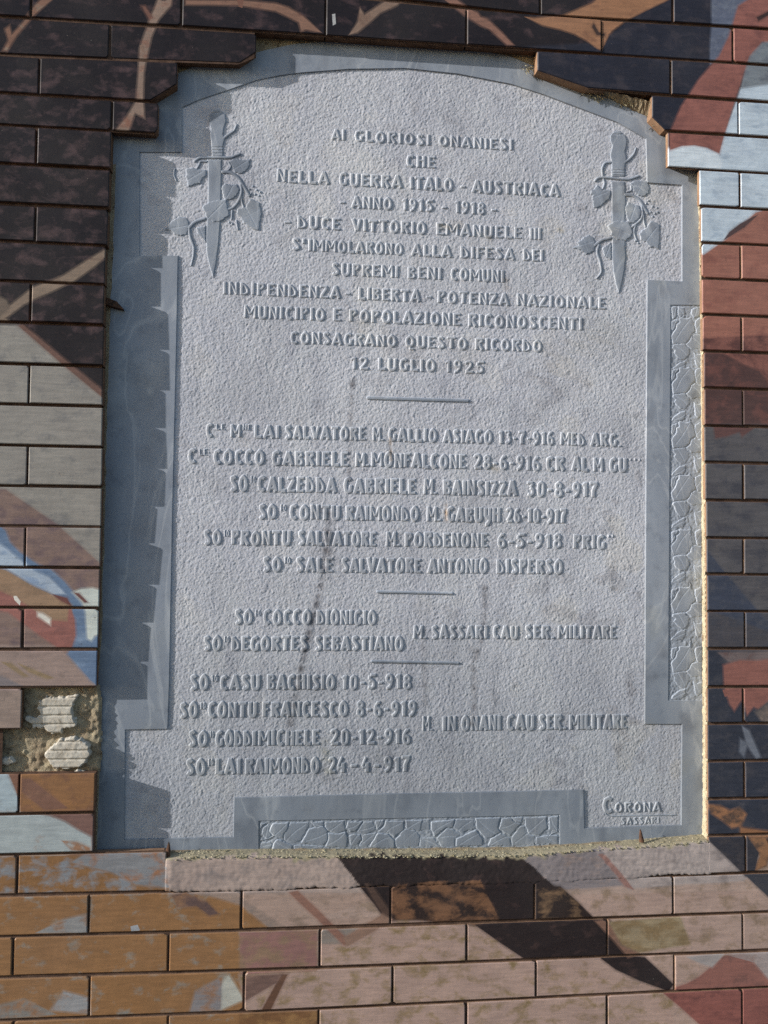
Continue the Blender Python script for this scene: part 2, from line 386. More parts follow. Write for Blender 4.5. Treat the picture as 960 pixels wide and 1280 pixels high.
S([(551, -4), (567, -2), (587, 12), (597, 17), (600, 22), (608, 24), (625, 40), (641, 56), (634, 56), (612, 36), (600, 31), (580, 18)], (122, 84, 68), (104, 72, 58), .4)
S([(415, 18), (419, 17), (420, 30), (416, 32)], (150, 150, 150)); S([(296, 0), (305, -2), (303, 10), (298, 8)], (110, 72, 56))
# orange-brown shape, top right
S([(655, 21), (668, 24), (704, 20), (740, 5), (753, -6), (850, -8), (826, 4), (806, 14), (780, 26), (764, 38), (757, 52), (753, 62), (745, 61), (733, 50), (718, 42), (703, 37), (678, 31)], (138, 94, 60), (118, 78, 52), .38)
S([(742, 30), (748, 41), (756, 42), (756, 44), (746, 44), (740, 34)], (58, 40, 34))
# navy field right of the arch
S([(770, -60), (892, -60), (892, 80), (850, 134), (838, 166), (800, 160), (640, 110), (640, 62), (735, 55), (752, 66), (762, 45), (786, 26), (830, 4), (850, -6)], (33, 34, 46), (50, 46, 54), .42)
S([(892, -60), (960, -60), (1300, -60), (1300, 60), (915, 60), (888, 80)], (78, 86, 106), (96, 104, 120), .42)
S([(960, 30), (1300, 30), (1300, 118), (962, 108), (926, 113), (934, 72)], (102, 110, 118), (84, 90, 100), .42)
S([(926, 112), (962, 107), (1300, 110), (1300, 260), (960, 262), (945, 266), (907, 300), (880, 319), (870, 312), (870, 212), (832, 212), (834, 186), (870, 182), (899, 192), (906, 168)], (158, 174, 188), (134, 152, 170), .42)
S([(840, 186), (852, 182), (868, 182), (884, 185), (897, 192), (902, 205), (900, 212), (834, 212), (834, 190)], (172, 184, 194), (150, 166, 180), .38)
S([(923, 8), (945, -6), (990, -10), (990, 48), (952, 52), (936, 70), (926, 100), (915, 135), (905, 168), (899, 191), (884, 184), (868, 181), (852, 182), (838, 187), (838, 166), (845, 150), (852, 134), (874, 100), (900, 70), (912, 45)], (128, 76, 66), (108, 64, 58), .42)
S([(948, 26), (962, 18), (962, 14), (946, 22)], (56, 38, 36))
S([(880, 319), (907, 300), (945, 266), (975, 258), (1300, 250), (1300, 441), (870, 441), (870, 314)], (136, 84, 68), (122, 72, 60), .42)
S([(905, 300), (930, 284), (948, 268), (925, 280), (912, 290)], (70, 50, 50))
S([(870, 439), (1300, 437), (1300, 533), (870, 533)], (72, 48, 46), (96, 58, 52), .44)
S([(876, 424), (960, 420), (1300, 420), (1300, 470), (960, 475), (950, 462), (930, 455), (905, 441), (876, 439)], (116, 70, 60), (84, 50, 46), .48)
S([(870, 532), (1300, 532), (1300, 860), (870, 860)], (74, 72, 76), (60, 60, 68), .44)
S([(893, 534), (935, 533), (942, 535), (928, 545), (925, 539), (908, 545), (895, 547)], (84, 54, 52))
S([(870, 672), (885, 690), (905, 715), (925, 738), (945, 762), (962, 778), (962, 812), (870, 812)], (50, 56, 72), (66, 68, 78), .42)
S([(870, 765), (890, 765), (960, 790), (1300, 800), (1300, 860), (870, 860)], (64, 62, 68), (54, 56, 66), .44)
S([(870, 812), (898, 814), (912, 842), (908, 860), (1300, 855), (1300, 1048), (870, 1048)], (42, 46, 58), (58, 58, 66), .42)
S([(898, 816), (1300, 808), (1300, 830), (918, 832)], (96, 84, 84), (84, 62, 60), .42)
S([(905, 832), (925, 826), (1300, 818), (1300, 882), (962, 892), (950, 888), (942, 882), (934, 893), (931, 878), (926, 875), (918, 887), (913, 880), (909, 868), (906, 858)], (124, 76, 66), (106, 66, 60), .4)
S([(903, 862), (909, 862), (911, 870), (906, 871)], (120, 72, 62))
S([(945, 890), (962, 876), (962, 905), (952, 900)], (100, 88, 82), (70, 66, 68), .5)
S([(928, 908), (936, 914), (950, 946), (946, 948), (934, 930)], (92, 98, 110)); S([(926, 925), (934, 930), (930, 945), (925, 940)], (84, 90, 102))
S([(885, 1006), (900, 1008), (912, 1014), (924, 1010), (932, 1018), (926, 1032), (915, 1034), (905, 1026), (890, 1016)], (132, 88, 54), (74, 58, 50), .46)
S([(926, 1035), (962, 1040), (962, 1046), (926, 1045)], (124, 82, 50))
S([(934, 1048), (955, 1046), (962, 1060), (958, 1082), (940, 1090), (950, 1070), (940, 1058)], (128, 88, 54), (70, 56, 48), .46)
S([(882, 1046), (934, 1046), (948, 1066), (942, 1092), (932, 1095)], (46, 46, 54), (60, 56, 60), .44)
S([(930, 1092), (1300, 1086), (1300, 1124), (962, 1122)], (48, 50, 58), (60, 58, 62), .4)

def clip(poly, ax, az, bx, bz, keep_left=True):
    """convex polygon against the line a->b"""
    out = []; n = len(poly); s = 1 if keep_left else -1
    dd = [s * ((bx - ax) * (p[1] - az) - (bz - az) * (p[0] - ax)) for p in poly]
    for i in range(n):
        p, q, dp, dq = poly[i], poly[(i + 1) % n], dd[i], dd[(i + 1) % n]
        if dp >= 0: out.append(p)
        if (dp > 0 and dq < 0) or (dp < 0 and dq > 0):
            t = dp / (dp - dq); out.append((p[0] + (q[0] - p[0]) * t, p[1] + (q[1] - p[1]) * t))
    return out if len(out) >= 3 and area(out) > 2e-8 else []
def area(p):
    return .5 * abs(sum(p[i][0] * p[(i + 1) % len(p)][1] - p[(i + 1) % len(p)][0] * p[i][1] for i in range(len(p))))
def paint_cells(poly):
    """split a convex outline into cells (polygon, shape index) under the painter's order"""
    cells = [(poly, (*SH[0]['col'], *SH[0]['wear'], SH[0]['amt']))]
    bx0, bz0, bx1, bz1 = min(p[0] for p in poly), min(p[1] for p in poly), max(p[0] for p in poly), max(p[1] for p in poly)
    for k in range(1, len(SH)):
        b = SH[k]['bb']; new_c = (*SH[k]['col'], *SH[k]['wear'], SH[k]['amt']); al = SH[k]['al']
        if b[2] < bx0 or b[0] > bx1 or b[3] < bz0 or b[1] > bz1: continue
        for T in SH[k]['tris']:
            tb = (min(p[0] for p in T), min(p[1] for p in T), max(p[0] for p in T), max(p[1] for p in T))
            if tb[2] < bx0 or tb[0] > bx1 or tb[3] < bz0 or tb[1] > bz1: continue
            new = []
            for cell, kk in cells:
                ins = cell
                for i in range(3):
                    ins = clip(ins, *T[i], *T[(i + 1) % 3])
                    if not ins: break
                if not ins: new.append((cell, kk)); continue
                rest = cell
                for i in range(3):
                    a, b2 = T[i], T[(i + 1) % 3]
                    o = clip(rest, *a, *b2, keep_left=False)
                    if o: new.append((o, kk))
                    rest = clip(rest, *a, *b2)
                    if not rest: break
                new.append((ins, tuple(u * (1 - al) + v * al for u, v in zip(kk, new_c))))
            cells = new
    return cells
def paint_grid(X, Z):
    col = np.zeros(X.shape + (4,)); 
    idx = np.zeros(X.shape, int)
    for k in range(1, len(SH)):
        b = SH[k]['bb']
        m = (X >= b[0]) & (X <= b[2]) & (Z >= b[1]) & (Z <= b[3])
        if not m.any() or SH[k]['al'] < 1: continue
        ins = sd_poly(X[m], Z[m], SH[k]['P']) > 0
        t = idx[m]; t[ins] = k; idx[m] = t
    pc = np.array([(*s['col'], 1) for s in SH])[idx]; wc = np.array([(*s['wear'], s['amt']) for s in SH])[idx]
    return pc, wc

# ------------------------------------------------------------------ WALL
wall = empty('tiled_wall', 'brick-clad wall painted with a weathered mural around the memorial plaque', 'wall')
# joint heights (z) at the left and right anchors
JL = {0: 1117, 1: 1066, 2: 1016, 3: 965, 4: 912, 5: 860, 6: 812, 7: 760, 8: 710, 9: 659, 10: 609, 11: 559, 12: 508, 13: 458, 14: 407, 15: 356, 16: 307, 17: 260, 18: 211, 19: 163}
JR = {0: 1092, 1: 1045, 2: 999, 3: 952, 4: 905, 5: 859, 6: 811, 7: 764, 8: 718, 9: 672, 10: 625, 11: 578, 12: 532, 13: 485, 14: 439, 15: 393, 16: 348, 17: 303, 18: 258, 19: 212, 20: 167, 21: 123, 22: 79}
JP = {}
for r in JL: JP[r] = [(122, JL[r]), (885, JR[r])]
JP[20] = [(0, 116), (885, 167)]; JP[21] = [(0, 68.5), (320, 80), (885, 123)]
JP[22] = [(0, 20), (320, 39), (640, 61), (960, 81)]; JP[23] = [(497, 0), (640, 17), (960, 36)]
JP[0] = [(0, 1120), (213, 1115.5), (885, 1093), (960, 1090)]
JP[-1] = [(0, 1171), (320, 1163), (640, 1152), (960, 1140)]
JP[-2] = [(0, 1222), (320, 1213), (640, 1201), (960, 1188)]
JP[-3] = [(0, 1276), (320, 1265), (640, 1249), (960, 1234)]
JW = {r: bpl(p) for r, p in JP.items()}
def jz(r, x):
    if r > 23: return jz(23, x) + .0625 * (r - 23)
    if r < -3: return jz(-3, x) - .0625 * (-3 - r)
    return float(np.interp(x, [p[0] for p in JW[r]], [p[1] for p in JW[r]]))
PITCHX = .2338; GAPZ = .0046; GAPX = .0032
ROWS = {}     # row -> list of segments, each a list of pixel x bounds; 'L'/'R' = one more tile beyond the frame
for r, b in {-4: [16, 210, 398, 583, 759, 928], -3: [112, 305, 490.5, 670, 843], -2: [16, 210.5, 400, 583, 759, 928.5], -1: [111, 302, 488.5, 668, 841.5],
             22: [39, 227, 407, 583, 752, 916], 23: [137, 320, 495, 675, 841], 24: [40, 228, 408, 583, 752, 916]}.items(): ROWS[r] = [['L'] + b + ['R']]
for r, b in {0: [21, 207], 1: [116.5], 2: [23.5, 118], 4: [25.5], 5: [120.5], 6: [27, 122], 7: [124], 8: [31, 125.5], 9: [126.5], 10: [34.5, 127.5], 11: [128], 12: [37, 128.5], 13: [129.5],
             14: [39, 130.5], 15: [131.5], 16: [44.5, 134], 17: [136.5], 18: [46, 138.5], 19: [140, 197], 20: [49, 220.5], 21: [137, 320]}.items():
    ROWS.setdefault(r, []).append(['L'] + b)
for r, b in {0: [886, 932], 1: [885.5], 2: [885.5, 931], 3: [885.5], 4: [885, 929], 5: [885], 6: [884.5, 931], 7: [884], 8: [883.5, 929.7], 9: [883], 10: [882.5, 929], 11: [881.5], 12: [880.7, 928.5],
             13: [880], 14: [879, 927.5], 15: [878], 16: [877.5, 926], 17: [877], 18: [875, 925], 19: [835], 20: [815, 923], 21: [672, 838]}.items():
    ROWS.setdefault(r, []).append(b + ['R'])
CUT = {(21, 'R0'): [((672, 88), (757, 117))], (20, 'R0'): [((812, 143), (837, 168))], (20, 'L1'): [((198, 119), (221, 105))], (19, 'L1'): [((192, 168), (200, 157))], (21, 'L1'): [((290, 82), (321, 70))]}
SIDE = {}
def brick(outline, side_mat_light=False, thick=.026, front=0., inner=None):
    """outline: convex ccw polygon (x,z). Front split into painted cells with a chamfered rim, sides of fired clay"""
    n = len(outline)
    cells = paint_cells(outline)
    # rim lines
    inset = .0014
    lines = []
    for i in range(n):
        a, b = outline[i], outline[(i + 1) % n]
        L = math.dist(a, b); nx, nz = -(b[1] - a[1]) / L, (b[0] - a[0]) / L
        lines.append(((a[0] + nx * inset, a[1] + nz * inset), (b[0] + nx * inset, b[1] + nz * inset)))
    for a, b in lines:
        new = []
        for cell, k in cells:
            p = clip(cell, *a, *b); q = clip(cell, *a, *b, keep_left=False)
            if p: new.append((p, k))
            if q: new.append((q, k))
            if not p and not q: new.append((cell, k))
        cells = new
    def yof(x, z):
        d = min(((b[0] - a[0]) * (z - a[1]) - (b[1] - a[1]) * (x - a[0])) / math.dist(a, b) for a, b in [(outline[i], outline[(i + 1) % n]) for i in range(n)])
        return front + (.0013 * (1 - max(0, min(1, d / inset)))) + tilt[0] * (x - cx) + tilt[1] * (z - cz) + float(delta(x, z))
    cx = sum(p[0] for p in outline) / n; cz = sum(p[1] for p in outline) / n
    tilt = (random.gauss(0, .0022), random.gauss(0, .006))
    V, Fc, vc, wc, mi = [], [], [], [], []
    vid = {}
    def v(x, z, y=None, tag=0):
        key = (round(x * 2e5), round(z * 2e5), tag)
        if key not in vid: vid[key] = len(V); V.append((x, yof(x, z) if y is None else y, z))
        return vid[key]
    fk = []
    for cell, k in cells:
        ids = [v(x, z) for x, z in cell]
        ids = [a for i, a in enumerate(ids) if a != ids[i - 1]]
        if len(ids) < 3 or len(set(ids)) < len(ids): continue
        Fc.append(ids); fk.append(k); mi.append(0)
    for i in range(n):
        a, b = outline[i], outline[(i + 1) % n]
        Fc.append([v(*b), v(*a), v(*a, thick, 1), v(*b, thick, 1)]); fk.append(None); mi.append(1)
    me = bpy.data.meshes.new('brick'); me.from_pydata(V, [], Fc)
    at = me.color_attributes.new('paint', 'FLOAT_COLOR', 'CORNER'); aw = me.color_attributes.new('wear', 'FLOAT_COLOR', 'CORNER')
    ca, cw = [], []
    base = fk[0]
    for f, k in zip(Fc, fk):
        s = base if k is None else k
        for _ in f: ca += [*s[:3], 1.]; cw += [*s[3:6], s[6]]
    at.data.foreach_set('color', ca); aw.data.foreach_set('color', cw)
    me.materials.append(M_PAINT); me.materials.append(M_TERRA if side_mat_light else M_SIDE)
    me.polygons.foreach_set('material_index', mi)
    me.update()
    return me
M_SIDE = simple('clay_edge', (.10, .055, .035), (.18, .10, .06), 60, .9, .4, .001)
JOINTS_V, JOINTS_F = [], []
def joint_strip(r, x0, x1, cuts, poly):
    n = max(2, int((x1 - x0) / .03))
    for i in range(n):
        xa, xb = x0 + (x1 - x0) * i / n, x0 + (x1 - x0) * (i + 1) / n
        q = [(xa, jz(r, xa)), (xb, jz(r, xb)), (xb, jz(r + 1, xb)), (xa, jz(r + 1, xa))]
        for a, b in cuts:
            q = clip(q, *a, *b)
            if not q: break
        if not q: continue
        k = len(JOINTS_V)
        JOINTS_V.extend([(p[0], .0042 + float(delta(p[0], p[1])), p[1]) for p in q]); JOINTS_F.append([k + j for j in range(len(q))])
nb = 0
SEAM = {}
# how far right of the tile edge its shadow falls, photo pixels: tells how proud each course's end tile stands
THROW = {21: 55, 20: 66, 19: 65, 18: 77, 17: 73, 16: 69.5, 15: 71, 14: 83, 13: 84, 12: 79.5, 11: 81, 10: 79.5, 9: 69.5, 8: 75.5, 7: 70, 6: 64, 5: 62.5, 2: 87, 1: 88}
for r, segs in sorted(ROWS.items()):
    for seg in segs:
        known = [b for b in seg if b not in ('L', 'R')]
        ym = None
        xs = []
        for b in known:
            # pixel row of this course at that column: march on the joint heights
            lo, hi = 0.0, 1300.0
            zt = None
            py = 640.
            for _ in range(12):
                x, z = bp(b, py); zt = .5 * (jz(r, x) + jz(r + 1, x)); x2, z2 = bp(b, py + 1)
                py += (zt - z) / (z2 - z)
            xs.append(bp(b, py)[0])
        open_l, open_r = seg[0] != 'L', seg[-1] != 'R'
        if not open_l: xs = [xs[0] - PITCHX] + xs
        if not open_r: xs = xs + [xs[-1] + PITCHX]
        SEAM[(r, 'L' if not open_l else 'R')] = xs
        for i in range(len(xs) - 1):
            side = 'R' if open_l else 'L'
            key = (r, f"{side}{i}")
            cuts = [(bp(*a), bp(*b)) for a, b in CUT.get(key, [])]
            if side == 'R': cuts = [(a, b) if True else (b, a) for a, b in cuts]
            x0, x1 = xs[i] + (0 if (i == 0 and open_l) else GAPX / 2), xs[i + 1] - (0 if (i == len(xs) - 2 and open_r) else GAPX / 2)
            g0, g1 = GAPZ / 2 + random.gauss(0, .0003), GAPZ / 2 + random.gauss(0, .0003)
            x0 += random.gauss(0, .0003); x1 += random.gauss(0, .0003)
            o = [(x0, jz(r, x0) + g0), (x1, jz(r, x1) + g0), (x1, jz(r + 1, x1) - g1), (x0, jz(r + 1, x0) - g1)]
            # chipped / slightly eased corners
            for a, b in cuts:
                o = clip(o, *a, *b)
            for q in list(o):
                if random.random() < .22:
                    c1, c2 = random.uniform(.0015, .006), random.uniform(.0012, .004)
                    mx, mz = (x0 + x1) / 2, sum(p[1] for p in o) / len(o)
                    sx_, sz_ = (1 if q[0] < mx else -1), (1 if q[1] < mz else -1)
                    a_, b_ = (q[0] + sx_ * c1, q[1]), (q[0], q[1] + sz_ * c2)
                    lft = (b_[0] - a_[0]) * (mz - a_[1]) - (b_[1] - a_[1]) * (mx - a_[0]) > 0
                    o = clip(o, *a_, *b_, keep_left=lft) or o
            fo = random.gauss(0, .0005)
            if side == 'L' and r in THROW:
                zr = jz(r, xs[-1]) + .03
                need = (.030 + LEAN0 - LEAN * zr) - .030 * THROW[r] / 82.4 - float(delta(xs[-1], zr))
                fo = max(-.004, min(.0032, need)) * (1 if i == len(xs) - 2 else .5)
            me = brick(o, side_mat_light=(side == 'R' or r < 1) and r < 24, front=fo, thick=.0105 if (side == 'R' and i == 0 and r < 20) else .026)
            link('brick', me, None, wall); nb += 1
            jx0 = xs[i] + (.0006 if i == 0 and open_l else 0); jx1 = xs[i + 1] - (.0025 if i == len(xs) - 2 and open_r else 0)
            joint_strip(r, jx0, jx1, cuts, o)
me = mesh('joint_mortar', JOINTS_V, JOINTS_F); link('joint_mortar', me, M_JOINT, wall)

# courses beyond the frame, joined into one part
V, Fc = [], []
ca = []
def outer_brick(x0, x1, z0, z1):
    k = len(V)
    V.extend([(x0, 0, z0), (x1, 0, z0), (x1, 0, z1), (x0, 0, z1), (x0, .02, z0), (x1, .02, z0), (x1, .02, z1), (x0, .02, z1)])
    Fc.extend([[k, k + 1, k + 2, k + 3], [k + 1, k + 5, k + 6, k + 2], [k + 4, k, k + 3, k + 7], [k + 3, k + 2, k + 6, k + 7], [k + 4, k + 5, k + 1, k]])
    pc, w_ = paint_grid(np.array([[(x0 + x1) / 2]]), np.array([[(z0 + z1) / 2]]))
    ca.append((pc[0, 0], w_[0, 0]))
for r in range(-17, 43):
    off = 0 if r % 2 else -.5
    segs = SEAM
    l = SEAM.get((r, 'L')); rr = SEAM.get((r, 'R'))
    if r == 3: l = [-.30]; 
    full = l is None and rr is None
    if full:
        x = -1.6 + off * PITCHX
        while x < 2.5:
            outer_brick(x + .0016, x + PITCHX - .0016, jz(r, x) + .0023, jz(r + 1, x) - .0023); x += PITCHX
    else:
        x = l[0] if l else -.3
        while x > -1.6:
            outer_brick(x - PITCHX + .0016, x - .0016, jz(r, x) + .0023, jz(r + 1, x) - .0023); x -= PITCHX
        x = rr[-1] if rr else (l[-1] if l else 1.3)
        while x < 2.5:
            outer_brick(x + .0016, x + PITCHX - .0016, jz(r, x) + .0023, jz(r + 1, x) - .0023); x += PITCHX
me = mesh('brick_courses', V, Fc)
at = me.color_attributes.new('paint', 'FLOAT_COLOR', 'CORNER'); aw = me.color_attributes.new('wear', 'FLOAT_COLOR', 'CORNER')
A_, W_ = [], []
for pc, wc in ca:
    for _ in range(20): A_.extend(pc); W_.extend(wc)
at.data.foreach_set('color', A_); aw.data.foreach_set('color', W_)
link('brick_courses', me, M_PAINT, wall, kind='stuff')
# joint plane behind them (ring round the view)
def ring_box(name, x0, x1, z0, z1, X0, X1, Z0, Z1, y, mat):
    V = [(X0, y, Z0), (X1, y, Z0), (X1, y, Z1), (X0, y, Z1), (x0, y, z0), (x1, y, z0), (x1, y, z1), (x0, y, z1)]
    return link(name, mesh(name, V, [[0, 1, 5, 4], [1, 2, 6, 5], [2, 3, 7, 6], [3, 0, 4, 7]]), mat, wall)
ring_box('joint_mortar', -.14, 1.09, -.16, 1.40, -1.7, 2.7, -1.2, 2.9, .0125, M_JOINT)

# ------------------------------------------------------------------ outline of the visible stone
MY = .030
HOLE_PX = [(146, 176), (144, 240), (142, 300), (138.5, 380), (136.5, 440), (134, 520), (132, 600), (129.5, 700), (126.5, 800), (122, 862), (126.5, 876), (126, 900), (125, 960), (122.5, 1010), (121, 1068),
           (160, 1066), (205, 1062.5), (320, 1061.5), (480, 1061), (640, 1059), (760, 1052), (877.5, 1046), (878.5, 1000), (878.5, 850), (877.5, 600), (876.5, 427), (875, 300), (873, 216),
           (842, 211), (836, 168), (812, 146), (781, 132), (757, 120), (716, 110), (675, 95), (651, 88), (630, 79), (600, 73), (560, 66.5), (500, 62), (430, 61), (377, 64.5), (340, 72.5), (308, 82), (269, 88), (248, 94), (227, 104), (213, 112), (200, 122), (197, 150), (194, 173)]
def roughen(P, amp, step=.012):
    out = []
    for i in range(len(P)):
        a, b = P[i], P[(i + 1) % len(P)]; L = math.dist(a, b); k = max(1, int(L / step))
        nx, nz = (b[1] - a[1]) / L, -(b[0] - a[0]) / L
        for j in range(k):
            t = j / k; w_ = random.gauss(0, amp)
            out.append((a[0] + (b[0] - a[0]) * t + nx * w_, a[1] + (b[1] - a[1]) * t + nz * w_))
    return out
HOLE = bpl(HOLE_PX, MY)
HR = roughen(HOLE, .0006)
def ring_mesh(name, outer, inner, y0, y1, flare=0.):
    """plate with a hole: front at y0, walls of the hole back to y1"""
    P = [[Vector((x, z, 0)) for x, z in outer], [Vector((x, z, 0)) for x, z in inner]]
    T = tessellate_polygon(P); allp = outer + inner
    V = [(x, y0, z) for x, z in allp]; Fc = []
    for t in T:
        a, b, c = [allp[i] for i in t]
        ar = (b[0] - a[0]) * (c[1] - a[1]) - (c[0] - a[0]) * (b[1] - a[1])
        if abs(ar) < 1e-12: continue
        Fc.append(list(t) if ar > 0 else list(t)[::-1])
    k = len(V); no, ni = len(outer), len(inner)
    cx = sum(p[0] for p in inner) / ni; cz = sum(p[1] for p in inner) / ni
    V += [(x + (cx - x) * flare, y1, z + (cz - z) * flare) for x, z in inner]
    for i in range(ni): Fc.append([no + i, no + (i + 1) % ni, k + (i + 1) % ni, k + i])
    return mesh(name, V, Fc)
BOXO = [(-1.7, -1.2), (2.7, -1.2), (2.7, 2.9), (-1.7, 2.9)]
link('mortar_backing', ring_mesh('mortar_backing', BOXO, HR, .0245, .045), M_MORTAR, wall)

# lime mortar fillet along the right jamb (between tile edge and stone)
def bar(name, path, mat, parent, kind=None, rough=.0005, sub=None):
    """path: list of (outer xz, inner xz) ; a ragged wedge from y=.011 (front) down to the stone"""
    V, Fc = [], []
    n = len(path)
    for (ox, oz), (ix, iz) in path:
        j = lambda s=rough: random.gauss(0, s)
        V += [(ox + .0026, .0062 + j(.0006), oz), (ox - .0002, .0068 + j(.0008), oz), (ox + (ix - ox) * .35 + j(), .0135 + j(.001), oz + (iz - oz) * .35), (ox + (ix - ox) * .8 + j(), .022 + j(.001), oz + (iz - oz) * .8), (ix + j(), MY + .0015, iz)]
    for i in range(n - 1):
        for k in range(4):
            a = i * 5 + k; Fc.append([a, a + 1, a + 6, a + 5])
    return link(name, mesh(name, V, Fc), mat, parent, kind)
path = []
for k in range(260):
    t = k / 259; py = 214 + (1050 - 214) * t
    fx = np.interp(py, [215, 300, 427, 600, 760, 860, 1050], [875.5, 877.3, 880, 882.8, 884.3, 885.2, 886])
    ix = np.interp(py, [215, 300, 427, 600, 850, 1000, 1050], [873.2, 875, 876.7, 877.7, 878.7, 878.7, 877.7])
    ox, oz = bp(fx, py, 0.); o2 = bp(ix, py, MY)
    path.append(((ox - .0010, oz), (o2[0] - .0006, o2[1])))
o = bar('mortar_fillet', path, M_YELLOW, wall)

# moss and mortar crumbs along the arch at the upper right
def arch_fillet(pts_front, name, mat):
    path = []
    for (a, b), (c, d) in pts_front:
        path.append((bp(a, b, .012), bp(c, d, MY)))
    P2 = []
    for i in range(len(path) - 1):
        for k in range(8):
            t = k / 8; P2.append(tuple((path[i][q][0] + (path[i + 1][q][0] - path[i][q][0]) * t + random.gauss(0, .0006), path[i][q][1] + (path[i + 1][q][1] - path[i][q][1]) * t + random.gauss(0, .0006)) for q in (0, 1)))
    return bar(name, P2, mat, wall)
arch_fillet([((673, 74), (671, 88)), ((674, 86), (672, 94)), ((700, 92), (698, 103)), ((730, 104), (728, 112)), ((757, 116), (755, 119)), ((775, 120), (772, 130)), ((800, 126), (795, 142)), ((812, 130), (808, 148)), ((816, 142), (812, 152)), ((836, 166), (831, 170)), ((838, 190), (834, 192)), ((840, 211), (836, 213))], 'mortar_fillet', M_MORTAR)

# ------------------------------------------------------------------ mortar bed where tiles have fallen (lower left)
def wpatch(name, px, y0, amp, mat, step=.0022, rough=.6, parent=wall, extra=None, kind=None, edge=.002, depth=.004):
    P = bpl(px, y0); xs = [p[0] for p in P]; zs = [p[1] for p in P]
    X, Z = np.meshgrid(np.arange(min(xs) - .004, max(xs) + .004, step), np.arange(min(zs) - .004, max(zs) + .004, step))
    sd = sd_poly(X, Z, P)
    nz = noise2(X.shape, rough * .002 / step + .6) * amp + noise2(X.shape, .012 / step) * amp * .45
    sd = sd + noise2(X.shape, 1.5) * edge * .35
    Y = y0 + depth * (1 - sstep(0, edge, sd)) + nz
    if extra is not None: Y = Y + extra(X, Z)
    me = grid_mesh(name, X, Y, Z, mask=sd > -.0004)
    return link(name, me, mat, parent, kind)
wpatch('mortar_bed', [(20, 856), (123, 858), (126, 876), (125.5, 900), (124.5, 962), (121, 972), (-60, 972), (-60, 906), (22, 908)], .0225, .0009, M_MORTAR, .0018)
def ribs(X, Z):
    t = (Z * 1000 / 13.5) % 1.0
    return -.0022 * sstep(.0, .12, t) * (1 - sstep(.80, .95, t)) + .0006
wpatch('broken_tile_cast', [(45, 886), (48, 876), (57, 869), (75, 872), (92, 868), (101, 866), (95, 878), (91, 884), (92, 893), (97, 905), (92, 910), (80, 912), (76, 918), (62, 918), (55, 912), (42, 911), (31, 901), (30, 893), (44, 896), (49, 893)], .0165, .00014, M_CERAMIC, .0011, extra=ribs, depth=.010, edge=.0025)
wpatch('broken_tile_cast', [(53, 944), (60, 935), (68, 928), (75, 924), (92, 921), (105, 925), (112, 932), (113, 945), (108, 955), (98, 961), (85, 963), (66, 962), (62, 955)], .0140, .00014, M_CERAMIC, .0011, extra=ribs, depth=.012, edge=.0025)
wpatch('broken_tile_cast', [(-30, 948), (0, 948), (14, 945), (20, 953), (10, 958), (-30, 958)], .0165, .0008, M_CERAMIC, .0014, depth=.009)
wpatch('mortar_lump', [(92, 966), (96, 963), (104, 964), (106, 966.5), (92, 967)], .010, .0006, M_CERAMIC, .0010, depth=.008)

